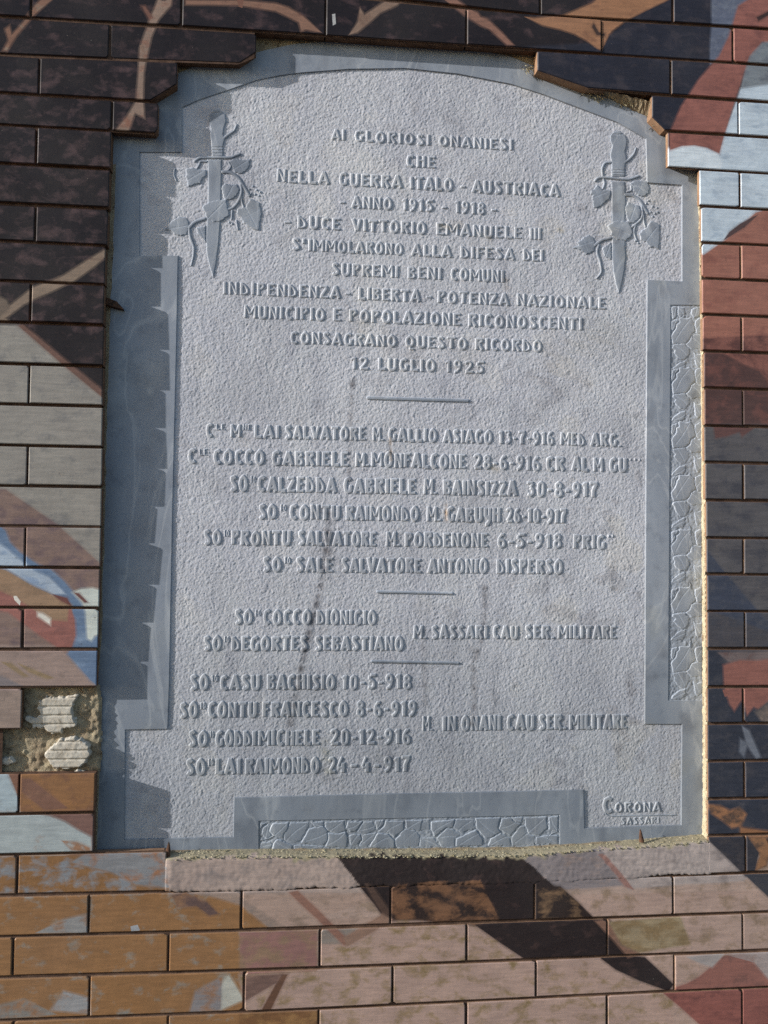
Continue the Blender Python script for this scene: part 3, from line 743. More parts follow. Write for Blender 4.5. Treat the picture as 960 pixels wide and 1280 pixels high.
# ------------------------------------------------------------------ render patch under the plaque, painted over, with its mossy ledge
def patch_under():
    xl, xr = bp(204, 1090)[0], bp(889, 1070)[0]
    us = np.arange(xl, xr, .0021); rows = 30
    X = np.zeros((rows, len(us))); Y = X.copy(); Z = X.copy()
    topz = np.interp(us, *zip(*[(bp(a, b)[0], bp(a, b)[1]) for a, b in [(204, 1074), (240, 1071), (330, 1070), (480, 1070), (640, 1069), (760, 1061), (885, 1051)]]))
    botz = np.interp(us, *zip(*[(bp(a, b)[0], bp(a, b)[1]) for a, b in [(204, 1110), (240, 1113), (330, 1112), (480, 1107), (640, 1105), (760, 1099), (889, 1091)]]))
    botz = botz + noise2((1, len(us)), .7)[0] * .0007 + noise2((1, len(us)), 6)[0] * .0012 - .001
    nfront = 24
    rough = noise2((rows, len(us)), .8) * .00014 + noise2((rows, len(us)), 4) * .00010
    for i in range(rows):
        if i < nfront:
            v = i / (nfront - 1)
            z = botz + (topz - botz) * v
            prof = -.0006 - .0002 * np.sin(v * math.pi) + .0012 * (1 - sstep(0, .05, np.full_like(us, v))) + .0010 * sstep(.9, 1, np.full_like(us, v))
            X[i] = us; Z[i] = z; Y[i] = prof + rough[i]
        else:
            t = (i - nfront + 1) / (rows - nfront)
            X[i] = us; Y[i] = .0000 + rough[i] * 2 + t * (MY + .003); Z[i] = topz + .0022 * t + np.abs(rough[i]) * 2
    end = sstep(0, .004, us - xl + noise2((1, len(us)), 2)[0] * .0); Y[:nfront] += (1 - end)[None] * .006
    Y[:nfront] -= .0012 * np.exp(-.5 * ((us - xl - .012) / .006) ** 2)[None]     # thick smear at the left end
    pc, wc = paint_grid(X, Z)
    moss = np.array([.30, .265, .18])
    v = np.arange(rows) / (nfront - 1)
    mk = sstep(.90, 1.02, v[:, None] + noise2((rows, len(us)), 1.6) * .06 + (noise2((1, len(us)), 14)[0] * .05)[None])
    pc[..., :3] = pc[..., :3] * (1 - mk[..., None]) + moss * mk[..., None]
    wc[..., 3] *= (1 - mk)
    me = grid_mesh('render_patch', X, Y, Z, cols=pc)
    aw = me.color_attributes.new('wear', 'FLOAT_COLOR', 'POINT'); aw.data.foreach_set('color', wc.reshape(-1, 4).astype(np.float32).ravel())
    link('render_patch', me, M_PATCH, wall)
    # clumps of dry moss on the ledge
    V, Fc = [], []
    for _ in range(1500):
        x = random.uniform(xl + .005, xr - .004); zt = float(np.interp(x, us, topz)); t = random.random() ** 1.5
        y = -.002 + t * .030; s = random.uniform(.0012, .0030); z = zt + .0022 * t - random.random() * .003 * (1 - t)
        k = len(V)
        for a in range(5):
            an = a * 1.2566 + random.random(); V.append((x + s * math.cos(an), y + s * .7 * math.sin(an), z + random.uniform(-.0004, .0004)))
        V.append((x + random.gauss(0, .0005), y - .0004, z + s * random.uniform(.5, 1.0))); 
        for a in range(5): Fc.append([k + a, k + (a + 1) % 5, k + 5])
    link('moss', mesh('moss', V, Fc, True), M_MOSS, wall, kind='stuff')
patch_under()
# the ledge strip left of the patch is the top of the course below: mortar smear
# dry moss tufts on the arch
V, Fc = [], []
for cx_, cy_, n_, sp in [(736, 116, 70, 12), (662, 89, 40, 9), (780, 132, 26, 7), (822, 158, 30, 7), (745, 124, 26, 6), (690, 98, 20, 8), (842, 176, 14, 4), (700, 101, 12, 6)]:
    for _ in range(n_):
        x, z = bp(cx_ + random.gauss(0, sp * .6), cy_ + random.gauss(0, sp * .32), .026); y = random.uniform(.016, .029)
        L = random.uniform(.003, .009); an = random.uniform(-2.9, .3); dx, dz = math.cos(an) * L, math.sin(an) * L
        k = len(V); w_ = .00035
        V += [(x, y, z - w_), (x, y, z + w_), (x + dx * .6, y - L * .35, z + dz * .5 + w_), (x + dx, y - L * .3, z + dz - L * .2)]
        Fc += [[k, k + 1, k + 2], [k, k + 2, k + 3]]
        V += [(x + .0006, y, z), (x - .0006, y, z), (x + dz * .5, y - L * .5, z + dx * .3)]; Fc.append([k + 4, k + 5, k + 6])
link('moss', mesh('moss', V, Fc), M_MOSS, wall, kind='stuff')

# ------------------------------------------------------------------ PLAQUE
plaque = empty('memorial_plaque', 'pale grey marble war memorial plaque with arched top, two carved daggers and raised inscription', 'plaque')
plaque.rotation_euler = (LEAN, 0, 0); plaque.location = (0, LEAN0, 0)
FIELD_PX = [(227, 134), (250, 124), (283, 113), (320, 100), (350, 94), (377, 90.5), (437, 86), (507, 85), (573, 92), (640, 105), (680, 118), (720, 133), (773, 153), (808, 173), (809.5, 228), (853, 231), (853, 352), (809.5, 350),
            (808, 600), (806.5, 905), (853, 905), (852, 1032), (730, 1036), (729, 988), (640, 990), (480, 993), (293, 998), (292, 1047), (155, 1050), (156, 912), (209, 911), (211, 853), (215, 640), (220, 427), (222, 320), (174, 320), (174, 190), (227, 190)]
FIELD = bpl(FIELD_PX, MY)
FR_R = bpl([(838, 381), (877, 381), (877.5, 600), (877.5, 876), (835, 876)], MY)
FR_B = bpl([(323, 1026), (480, 1023), (640, 1020), (700, 1018), (700, 1064), (323, 1064)], MY)
def grow(P, d):
    cx = .5; cz = .65
    return [(x + (d if x > cx else -d), z + (d if z > cz else -d)) for x, z in P]
# run-off stains and a darker foot, per vertex
_NM = [noise2((340, 260), q) for q in (9, 3.2, 1.4)]
def nmap(k, X, Z):
    u = np.clip((X + .1) / .005, 0, 258); v = np.clip((Z + .1) / .005, 0, 338); a = u.astype(int); b = v.astype(int); fu = u - a; fv = v - b; n = _NM[k]
    return n[b, a] * (1 - fu) * (1 - fv) + n[b, a + 1] * fu * (1 - fv) + n[b + 1, a] * (1 - fu) * fv + n[b + 1, a + 1] * fu * fv
def stains(X, Z, base=1.0):
    col = np.ones(X.shape + (3,))
    g = nmap(0, X, Z); f = nmap(1, X, Z); t = nmap(2, X, Z)
    col *= (1 + .035 * g + .03 * f)[..., None]
    ex = .5 + .5 * sstep(.55, .95, X)            # more lichen and soot towards the right edge
    spk = sstep(1.25, 1.9, t + .35 * g) * ex
    col *= 1 - spk[..., None] * (1 - np.array([.80, .79, .79]))
    och = sstep(1.1, 2.0, f + .6 * g) * ex
    col *= 1 - .30 * och[..., None] * (1 - np.array([.92, .84, .66]))
    # faint vertical wash marks
    ws = np.sin(X * 83 + 2 * np.sin(X * 31) + .8 * np.sin(Z * 9)) * np.sin(X * 211 + 1.3 * np.sin(Z * 7))
    col *= (1 - .05 * np.clip(ws, 0, 1) * sstep(1.2, .2, Z) )[..., None] if False else (1 - .06 * np.clip(ws, 0, 1) * (1 - sstep(.3, 1.2, Z)))[..., None]
    xl = lambda pts: bpl(pts, MY)
    def streak(pts, w_, strength, tint=(.46, .44, .44)):
        nonlocal col
        strength = min(1., strength * 1.25); w_ = w_ * 1.15
        P = xl(pts); d = -sd_line(X, Z, P, 0.)
        wob = .6 + .4 * np.sin(Z * 310 + X * 90) * np.sin(Z * 97)
        f = strength * np.exp(-(d / w_) ** 2) * np.clip(wob, .2, 1)
        col = col * (1 - f[..., None] * (1 - np.array(tint)))
    streak([(443, 472), (440, 490), (437, 560), (436, 600)], .003, .6)
    streak([(440, 480), (441, 478)], .004, .9, (.35, .33, .33))
    streak([(412, 640), (404, 720), (395, 760), (385, 800), (376, 840), (370, 870), (362, 910)], .0052, .75)
    streak([(398, 745), (384, 800), (373, 850)], .0032, .7, (.40, .40, .42))
    streak([(412, 660), (408, 700)], .008, .5)
    streak([(607, 735), (606, 770), (603, 800), (592, 830), (594, 880), (590, 905)], .0042, .7)
    streak([(604, 738), (606, 745)], .005, .6, (.4, .4, .4))
    streak([(592, 810), (596, 820)], .008, .4)
    streak([(529, 790), (530, 830), (532, 880)], .004, .5)
    streak([(764, 720), (768, 735)], .006, .6, (.45, .43, .40))
    streak([(617, 860), (620, 880)], .006, .35); streak([(788, 840), (789, 880)], .005, .4); streak([(786, 848), (787, 856)], .006, .4)
    streak([(488, 548), (489, 575)], .0022, .8, (.75, .55, .38)); streak([(558, 632), (558, 650)], .0024, .9, (.75, .50, .30))
    streak([(505, 420), (520, 440)], .008, .25); streak([(700, 440), (760, 420)], .02, .30, (.78, .72, .60)); streak([(690, 470), (720, 480)], .03, .22, (.78, .72, .62))
    streak([(552, 282), (575, 282)], .006, .5, (.80, .66, .45)); streak([(610, 290), (614, 298)], .006, .5, (.5, .44, .36))
    streak([(440, 396), (455, 410)], .010, .45, (.70, .64, .52)); streak([(632, 352), (634, 358)], .006, .6, (.62, .5, .38))
    streak([(700, 285), (703, 288)], .004, .6, (.7, .6, .4)); streak([(405, 930), (410, 965)], .007, .45, (.72, .68, .50)); streak([(615, 585), (620, 588)], .006, .5, (.8, .68, .48))
    streak([(686, 270), (692, 350)], .012, .12); streak([(560, 520), (660, 560)], .02, .10)
    streak([(740, 250), (745, 330), (742, 350)], .014, .35, (.62, .60, .58)); streak([(785, 300), (790, 340)], .016, .28, (.62, .60, .58))
    streak([(818, 255), (826, 275)], .010, .45, (.55, .54, .52)); streak([(650, 120), (655, 170)], .01, .1)
    streak([(480, 930), (620, 900), (700, 960)], .05, .20, (.72, .74, .76)); streak([(640, 960), (800, 930)], .04, .22, (.72, .74, .76))
    streak([(240, 930), (400, 950), (520, 940)], .035, .22, (.74, .75, .76)); streak([(180, 985), (260, 1010)], .04, .18, (.75, .75, .76))
    # general darkening towards the foot
    zz = 1 - sstep(.08, .62, Z)
    col = col * (1 - .26 * zz[..., None] * np.array([1.0, .93, .93])) 
    return col
# field
fx = [p[0] for p in FIELD]; fz = [p[1] for p in FIELD]
st = .00122
X, Z = np.meshgrid(np.arange(min(fx) - .006, max(fx) + .006, st), np.arange(min(fz) - .006, max(fz) + .006, st))
h = noise2(X.shape, .52); h2 = noise2(X.shape, 1.3); h3 = noise2(X.shape, 12)
FY = .0326
Y = FY - (.00021 * h + .00010 * h2 + .00010 * h3)
FH = Y
inside = sd_poly(X[::4, ::4], Z[::4, ::4], FIELD) > -.012
ins = np.repeat(np.repeat(inside, 4, 0), 4, 1)[:X.shape[0], :X.shape[1]]
if ins.shape != X.shape: ins = np.pad(ins, ((0, X.shape[0] - ins.shape[0]), (0, X.shape[1] - ins.shape[1])), mode='edge')
me = grid_mesh('tooled_field', X, Y, Z, mask=ins, cols=stains(X, Z))
link('tooled_field', me, M_TOOLED, plaque)
# border plate with the field and friezes cut out
def plate():
    outer = grow(HOLE, .012)
    loops = [outer, FIELD]
    # friezes reach the plate's edge under the mortar: cut as holes just inside
    ex = [(x + (.004 if i in (1, 2, 3) else 0), z) for i, (x, z) in enumerate(FR_R)]
    eb = [(x, z - (.004 if i in (4, 5) else 0)) for i, (x, z) in enumerate(FR_B)]
    loops += [ex, eb]
    P = [[Vector((x, z, 0)) for x, z in L] for L in loops]
    allp = [p for L in loops for p in L]
    T = tessellate_polygon(P)
    # refine so that stain colours have vertices to sit on: cut triangles by a coarse lattice
    V, Fc = [], []; vid = {}
    def vv(x, z):
        k = (round(x * 1e6), round(z * 1e6))
        if k not in vid: vid[k] = len(V); V.append((x, MY, z))
        return vid[k]
    G = .014
    for t in T:
        q = [allp[i] for i in t]
        ar = (q[1][0] - q[0][0]) * (q[2][1] - q[0][1]) - (q[2][0] - q[0][0]) * (q[1][1] - q[0][1])
        if abs(ar) < 1e-10: continue
        if ar < 0: q = q[::-1]
        z0 = min(p[1] for p in q); z1 = max(p[1] for p in q)
        k0, k1 = math.floor(z0 / G), math.floor(z1 / G)
        for k in range(k0, k1 + 1):
            s = clip(q, 0, k * G, 1, k * G); s = s and clip(s, 0, (k + 1) * G, 1, (k + 1) * G, keep_left=False)
            if not s: continue
            i0, i1 = math.floor(min(p[0] for p in s) / G), math.floor(max(p[0] for p in s) / G)
            for i in range(i0, i1 + 1):
                u = clip(s, i * G, 1, i * G, 0); u = u and clip(u, (i + 1) * G, 1, (i + 1) * G, 0, keep_left=False)
                if u:
                    ids = [vv(*p) for p in u]; ids = [a for j, a in enumerate(ids) if a != ids[j - 1]]
                    if len(ids) > 2 and len(set(ids)) == len(ids): Fc.append(ids)
    for L in loops[1:]:
        n = len(L); k = len(V)
        cw = sum(L[i][0] * L[(i + 1) % n][1] - L[(i + 1) % n][0] * L[i][1] for i in range(n)) > 0
        for x, z in L: V.append((x, MY, z))
        for i, (x, z) in enumerate(L):                 # the cut wall leans out over the field
            a, b = L[i - 1], L[(i + 1) % n]
            l1, l2 = math.dist(a, (x, z)) + 1e-9, math.dist((x, z), b) + 1e-9
            sg = -1 if cw else 1
            n1 = ((z - a[1]) / l1 * sg, -(x - a[0]) / l1 * sg); n2 = ((b[1] - z) / l2 * sg, -(b[0] - x) / l2 * sg)
            q = 1 + n1[0] * n2[0] + n1[1] * n2[1]; q = max(q, .5)
            V.append((x + (n1[0] + n2[0]) / q * .0017, .0345, z + (n1[1] + n2[1]) / q * .0017))
        for i in range(n):
            j = (i + 1) % n; Fc.append([k + i, k + j, k + n + j, k + n + i])
    me = bpy.data.meshes.new('border'); me.from_pydata(V, [], Fc); me.update()
    VX = np.array([[v[0] for v in V]]); VZ = np.array([[v[2] for v in V]])
    c = stains(VX, VZ)[0]
    at = me.color_attributes.new('paint', 'FLOAT_COLOR', 'POINT')
    at.data.foreach_set('color', np.concatenate([c, np.ones((len(V), 1))], 1).astype(np.float32).ravel())
    link('border', me, M_SMOOTH, plaque)
plate()
# slab body behind
def box(name, x0, x1, y0, y1, z0, z1, mat, parent, **kw):
    V = [(x0, y0, z0), (x1, y0, z0), (x1, y1, z0), (x0, y1, z0), (x0, y0, z1), (x1, y0, z1), (x1, y1, z1), (x0, y1, z1)]
    return link(name, mesh(name, V, [[0, 1, 5, 4], [1, 2, 6, 5], [2, 3, 7, 6], [3, 0, 4, 7], [4, 5, 6, 7], [3, 2, 1, 0]]), mat, parent, **kw)

def relief(name, sds, mat, parent, top, base=.0340, step=.00092, edge=.0007, margin=.0008, dome=0., rough=.00004, bbox=None, groove=None, worn_glint=.30):
    """raise a carved shape: sds(X,Z)->signed distance, positive inside"""
    x0, x1, z0, z1 = bbox
    X, Z = np.meshgrid(np.arange(x0 - .003, x1 + .003, step), np.arange(z0 - .003, z1 + .003, step))
    sd = sds(X, Z)
    k = sstep(-margin, edge, sd)
    Y = base + (top - base) * k
    if dome: Y = Y - dome * (1 - np.exp(-np.clip(sd, 0, 1) / .004)) 
    cols = stains(X, Z)
    rim = np.exp(-(np.maximum(0, np.abs(sd - .0002) - .0002) / .0006) ** 2)        # bruised, whiter stone plus painted sun highlights along cut edges and grooves
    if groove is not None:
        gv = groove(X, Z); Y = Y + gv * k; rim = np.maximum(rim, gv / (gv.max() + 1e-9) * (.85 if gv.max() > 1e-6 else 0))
    cols = cols * (1 + worn_glint * rim)[..., None]
    if rough and min(X.shape) > 3: Y = Y + rng.standard_normal(X.shape) * rough
    me = grid_mesh(name, X, Y, Z, mask=sd > -margin * .9, cols=cols)
    if me is None: return None
    return link(name, me, mat, parent)

# ---- glyphs (strokes on a unit cap height); each stroke = points, optional radius factors
GW = dict(A=.60, B=.52, C=.52, D=.55, E=.47, F=.45, G=.56, H=.55, I=.25, L=.46, M=.74, N=.56, O=.60, P=.50, Q=.60, R=.54, S=.50, T=.54, U=.56, V=.58, Y=.52, Z=.50)
GW.update({'0': .50, '1': .34, '2': .50, '3': .48, '4': .52, '5': .50, '6': .50, '7': .48, '8': .50, '9': .50, '-': .34, '.': .22, "'": .2, ' ': .3})
r_ = .118
def GL(ch):
    w = GW[ch]; a = r_; b = w - r_; c = w / 2; lo, hi = 0., 1.
    if ch == 'A': return [[(.06, lo), (c + .02, hi)], [(w - .07, lo), (c - .01, hi)], [(.16, .24), (w - .16, .24), 'thin']]
    if ch == 'B': return [[(a, lo), (a, hi)], [(a, hi - .09), (b - .05, .88), (b - .02, .72), (a + .06, .56), 'thin'], [(a, .54), (b - .02, .42), (b + .01, .22), (b - .06, .10), (a, .085), 'thin']]
    if ch == 'C': return [[(b + .04, .80), (c + .05, .92), (a + .05, .82), (a, .50), (a + .05, .17), (c + .05, .08), (b + .04, .20)]]
    if ch == 'D': return [[(a, lo), (a, hi)], [(a - .06, hi - .10), (c, .76), (b, .46), (b, .20), (c, .09), (a, .09), 'thin']]
    if ch == 'E': return [[(a, lo), (a, hi)], [(a, .90), (w - .02, .90), 'thin'], [(a, .52), (w - .08, .52), 'thin'], [(a, .095), (w, .095), 'thin']]
    if ch == 'F': return [[(a, lo), (a, hi)], [(a, .90), (w, .90), 'thin'], [(a, .50), (w - .06, .50), 'thin']]
    if ch == 'G': return [[(b + .02, .80), (c + .04, .92), (a + .05, .80), (a, .48), (a + .05, .17), (c, .08), (b - .02, .14), (b - .01, .40)], [(c + .04, .42), (w, .42), 'thin']]
    if ch == 'H': return [[(a, lo), (a, hi)], [(b, lo), (b, hi)], [(a, .58), (b, .58), 'thin']]
    if ch == 'I': return [[(c, lo), (c, hi)]]
    if ch == 'L': return [[(a, lo), (a, hi)], [(a, .10), (w, .10)]]
    if ch == 'M': return [[(a - .03, lo), (a - .01, hi)], [(b + .03, lo), (b + .01, hi)], [(a, .97), (c, .30), 'thin'], [(b, .97), (c, .30), 'thin']]
    if ch == 'N': return [[(a - .01, lo), (a - .01, hi)], [(b + .01, lo), (b + .01, hi)], [(a - .02, .97), (b + .02, .05), 'mid']]
    if ch == 'O': return [[(c, .93), (a + .04, .74), (a - .01, .40), (a + .06, .16), (c, .08), (b - .06, .16), (b + .01, .40), (b - .04, .74), (c, .93)]]
    if ch == 'P': return [[(a, lo), (a, hi)], [(a, .90), (b - .02, .86), (b, .70), (a + .08, .46), 'mid']]
    if ch == 'Q': return [[(c, .93), (a + .03, .74), (a - .01, .46), (a + .06, .22), (c, .14), (b - .06, .22), (b + .01, .46), (b - .03, .74), (c, .93)], [(c, .18), (c + .02, -.08), (b + .06, -.10), 'thin']]
    if ch == 'R': return [[(a, lo), (a, hi)], [(a, .90), (b - .01, .88), (b, .72), (a + .07, .52), 'mid'], [(a + .10, .54), (b + .05, lo)]]
    if ch == 'S': return [[(b + .02, .78), (c + .02, .92), (a + .03, .86), (a + .03, .70), (c, .54), (b - .01, .38), (b - .01, .18), (c - .02, .08), (a - .04, .18)]]
    if ch == 'T': return [[(c, lo), (c, hi)], [(0, .895), (w, .895), 'mid']]
    if ch == 'U': return [[(a, hi), (a, .24), (a + .07, .10), (c, .07), (b - .07, .10), (b, .24), (b, hi)]]
    if ch == 'V': return [[(.07, hi), (c, lo + .02)], [(w - .07, hi), (c, lo + .02)]]
    if ch == 'Y': return [[(a, hi), (a, .45), (c, .32), (b, .42)], [(b, hi), (b, .12), (c, -.14), (a - .02, -.14)]]
    if ch == 'Z': return [[(0, .90), (b + .06, .90), 'thin'], [(b + .03, .86), (a - .04, .12)], [(0, .095), (w, .095), 'thin']]
    if ch == '0': return [[(c, .93), (a + .02, .82), (a, .50), (a + .02, .18), (c, .07), (b - .02, .18), (b, .50), (b - .02, .82), (c, .93)]]
    if ch == '1': return [[(w - .14, lo), (w - .14, hi)], [(w - .14, .93), (.02, .74), 'thin']]
    if ch == '2': return [[(a - .05, .74), (a + .04, .90), (c + .04, .93), (b, .80), (b - .02, .60), (c, .36), (a - .02, .10)], [(a - .04, .095), (w, .095), 'mid']]
    if ch == '3': return [[(.02, .90), (b + .02, .90), 'thin'], [(b + .01, .88), (c - .02, .60), 'thin'], [(c - .04, .58), (b - .01, .48), (b, .22), (c, .08), (a - .04, .18)]]
    if ch == '4': return [[(c + .04, hi), (.04, .36), 'thin'], [(.02, .34), (w, .34), 'thin'], [(b - .04, lo), (b - .04, .66)]]
    if ch == '5': return [[(a + .04, .90), (w, .90), 'mid'], [(a + .04, .90), (a + .01, .56)], [(a, .54), (c, .60), (b, .44), (b, .20), (c, .08), (a - .06, .14)]]
    if ch == '6': return [[(b + .02, .90), (c, .90), (a + .01, .66), (a - .01, .34), (a + .04, .13), (c, .07), (b - .02, .14), (b + .01, .32), (b - .04, .50), (c, .56), (a + .04, .46)]]
    if ch == '7': return [[(.0, .90), (w, .90), 'mid'], [(b + .02, .88), (c - .02, .45), (c - .03, lo)]]
    if ch == '8': return [[(c, .54), (a + .02, .66), (a + .02, .82), (c, .93), (b - .02, .82), (b - .02, .66), (c, .54), (a, .38), (a, .18), (c, .07), (b, .18), (b, .38), (c, .54)]]
    if ch == '9': return [[(b - .03, .56), (c, .48), (a + .02, .58), (a, .74), (a + .05, .88), (c, .93), (b - .04, .86), (b, .66), (b - .04, .34), (c - .02, .12), (a - .04, .04)]]
    if ch == '-': return [[(.03, .42), (w - .03, .42), 'thin']]
    if ch == '.': return [[(c, .0), (c, .19)]]
    if ch == "'": return [[(c, .55), (c, 1.0)]]
    return []
def sd_stroke(X, Z, pts, r):
    out = np.full(X.shape, -1e9); n = len(pts)
    closed = math.dist(pts[0], pts[-1]) < 1e-6
    for i in range(n - 1):
        (ax, az), (bx, bz) = pts[i], pts[i + 1]; L = math.dist(pts[i], pts[i + 1]) + 1e-9
        ux, uz = (bx - ax) / L, (bz - az) / L; wx, wz = X - ax, Z - az
        u = wx * ux + wz * uz; v = np.abs(-wx * uz + wz * ux)
        d = np.minimum(r - v, np.minimum(u + (0 if (i > 0 or closed) else 0), L - u))
        out = np.maximum(out, d)
        if i > 0 or closed: out = np.maximum(out, r - np.hypot(wx, wz))
    return out
def carve_word(word, x0, x1, zb, zt, parent, top=.0312, sup=False, name='word'):
    H = zt - zb
    ws = [GW[c] for c in word]; gap = .055
    tot = sum(ws) + gap * (len(word) - 1); sx = (x1 - x0) / tot
    strokes = []; cur = x0
    for c, wd in zip(word, ws):
        jz_ = random.gauss(0, .012) * H; jh = 1 + random.gauss(0, .018); sh = random.gauss(0, .015)
        for s in GL(c):
            fac = 1.0; s = list(s)
            if c in '0235689': fac = .84
            if c in 'CGOSQ': fac = .94
            if s[-1] in ('thin', 'mid'): fac = .74 if s[-1] == 'thin' else .86; s = s[:-1]
            pts = [(cur + (px_ * sx) + sh * H * (pz - .5), zb + jz_ + pz * H * jh) for px_, pz in s]
            rad = r_ * fac * min(H, sx * 1.12) * (1.04 if c in 'MN' else 1.26)
            strokes.append((pts, rad))
        cur += (wd + gap) * sx
    def sds(X, Z):
        out = np.full(X.shape, -1e9)
        for pts, rad in strokes:
            xs = [p[0] for p in pts]; m0, m1 = min(xs) - rad - .003, max(xs) + rad + .003
            ci = np.where((X[0] >= m0) & (X[0] <= m1))[0]
            if len(ci) == 0: continue
            s = slice(ci[0], ci[-1] + 1)
            out[:, s] = np.maximum(out[:, s], sd_stroke(X[:, s], Z[:, s], pts, rad))
        return out
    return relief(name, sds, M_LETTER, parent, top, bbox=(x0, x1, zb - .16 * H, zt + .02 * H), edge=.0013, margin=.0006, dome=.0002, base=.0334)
M_LETTER = with_stains(*marble('letter_marble', (.31, .33, .375), (.355, .375, .415), (.25, .265, .305)))
SUPLE = 'sup'
LINES = [
 (414, 160.5, 175, [('AI', 414, 433), ('GLORIOSI', 442, 539.5), ('ONANIESI', 547.5, 643)]),
 (507, 193, 208.5, [('CHE', 507, 546)]),
 (345, 211, 227.5, [('NELLA', 345, 413), ('GUERRA', 423, 504), ('ITALO', 512, 568), ('-', 575, 584), ('AUSTRIACA', 590, 701)]),
 (439, 244.5, 260, [('-', 423.5, 434), ('ANNO', 439, 492), ('1915', 502.5, 543), ('-', 551.5, 561), ('1918', 568, 608), ('-', 613, 623)]),
 (371, 269.5, 285.5, [('-', 354, 366), ('DUCE', 371, 427), ('VITTORIO', 439.6, 534.5), ('EMANUELE', 545, 654), ('III', 662, 678)]),
 (364, 297.5, 313, [("S'", 364, 383), ('IMMOLARONO', 385, 505.5), ('ALLA', 514, 566), ('DIFESA', 575, 645), ('DEI', 653.5, 681)]),
 (414, 328, 344, [('SUPREMI', 414, 500), ('BENI', 509, 554), ('COMUNI', 563, 632)]),
 (278, 352, 368, [('INDIPENDENZA', 278, 427), ('-', 430, 440), ('LIBERTA', 447.6, 527), ('-', 531.5, 542), ('POTENZA', 546.6, 638), ('NAZIONALE', 645.4, 759)]),
 (305, 381, 397.5, [('MUNICIPIO', 304.6, 408), ('E', 416, 428), ('POPOLAZIONE', 436, 577.5), ('RICONOSCENTI', 585, 730)]),
 (362, 414, 429.5, [('CONSAGRANO', 362, 497.5), ('QUESTO', 505.7, 586), ('RICORDO', 593.4, 679.5)]),
 (438, 446, 462, [('12', 438, 462), ('LUGLIO', 472, 546.5), ('1925', 556, 607)]),
 (257, 529, 546.5, [('C', 257, 268), ('^LE', 269, 283), ('M', 288, 302), ('^NE', 303, 315), ('LAI', 317, 351), ('SALVATORE', 355.6, 458.5), ('M.', 466, 481), ('GALLIO', 485, 548), ('ASIAGO', 554, 617), ('13-7-916', 623, 694), ('MED', 700.7, 732.5), ('ARG.', 738.5, 778)]),
 (234, 560.5, 579.5, [('C', 234, 247), ('^LE', 248, 260.6), ('COCCO', 266, 332), ('GABRIELE', 339, 437.5), ('M.', 444.6, 462), ('MONFALCONE', 464, 584), ('28-6-916', 591.5, 677), ('CR', 682, 707.5), ('AL', 715, 736.6), ('M', 742, 755), ('GU', 761.4, 785), ("^'''", 786, 803)]),
 (287, 594.5, 614.5, [('SO', 287, 311), ('^TO', 312.5, 320.5), ('CALZEDDA', 321.5, 421.5), ('GABRIELE', 429, 521), ('M.', 530, 547), ('BAINSIZZA', 554, 647), ('30-8-917', 658, 749)]),
 (323, 630, 649, [('SO', 323, 347), ('^TO', 349.5, 358.5), ('CONTU', 361.5, 426.5), ('RAIMONDO', 432.4, 525), ('M.', 533.7, 552), ('GABUYH', 558, 627), ('26-10-917', 632.4, 709.5)]),
 (254, 662, 681, [('SO', 254, 278), ('^TO', 279, 287.5), ('PRONTU', 289, 365), ('SALVATORE', 372.4, 472), ('M.', 482.6, 501), ('PORDENONE', 506, 611.5), ('6-5-918', 621, 704), ('PRIG', 716.7, 758), ("^''", 759, 769)]),
 (328, 696, 715, [('SO', 328, 353), ('^TO', 354.5, 364), ('SALE', 369.5, 418), ('SALVATORE', 426.4, 528), ('ANTONIO', 535, 611), ('DISPERSO', 620.5, 705)]),
 (293, 762, 781, [('SO', 293, 317), ('^TO', 318, 327), ('COCCO', 328.5, 390.5), ('DIONIGIO', 395.7, 471.5)]),
 (254, 795, 814, [('SO', 254, 278), ('^TO', 279, 288), ('DEGORTES', 289, 386), ('SEBASTIANO', 393, 506)]),
 (517, 781.5, 799, [('M.', 517, 534), ('SASSARI', 539, 611), ('CAU', 616, 649), ('SER.', 656, 694), ('MILITARE', 697.5, 772)]),
 (237, 844, 863.5, [('SO', 237.4, 262), ('^TO', 263.5, 273), ('CASU', 274.5, 326.5), ('BACHISIO', 333.8, 420.5), ('10-5-918', 426.8, 516)]),
 (225, 878, 898, [('SO', 224.4, 248.5), ('^TO', 249.5, 258), ('CONTU', 259.5, 322.5), ('FRANCESCO', 328, 436.5), ('8-6-919', 444.8, 522)]),
 (528, 895, 914.5, [('M.', 528, 542), ('IN', 553, 572), ('ONANI', 576.6, 627.5), ('CAU', 633.4, 669.5), ('SER.', 673.4, 709), ('MILITARE', 712, 785.5)]),
 (235, 914, 934, [('SO', 235, 261), ('^TO', 261.8, 268.3), ('GODDI', 269, 321), ('MICHELE', 322.8, 401), ('20-12-916', 412, 515)]),
 (232, 949, 969.5, [('SO', 232, 258.5), ('^TO', 259.3, 267.8), ('LAI', 269, 302.5), ('RAIMONDO', 306.7, 400.5), ('24', 410, 433), ('-', 437, 449), ('4', 452, 463), ('-', 466, 477), ('917', 479, 514)]),
]
LY = .0312
for xr_, yt, yb, words in LINES:
    zt = bp(xr_, yt, LY)[1]; zb = bp(xr_, yb, LY)[1]
    lo = bpy.data.objects.new('inscription_line', None); C.objects.link(lo); lo.parent = plaque; lo.empty_display_size = .02
    for wd, x0, x1 in words:
        X0, X1 = bp(x0, yb, LY)[0], bp(x1 - 1.0, yb, LY)[0]
        if wd[0] == '^': carve_word(wd[1:], X0, X1, zt - .46 * (zt - zb), zt, lo, top=.0312)
        else: carve_word(wd, X0, X1, zb, zt, lo)
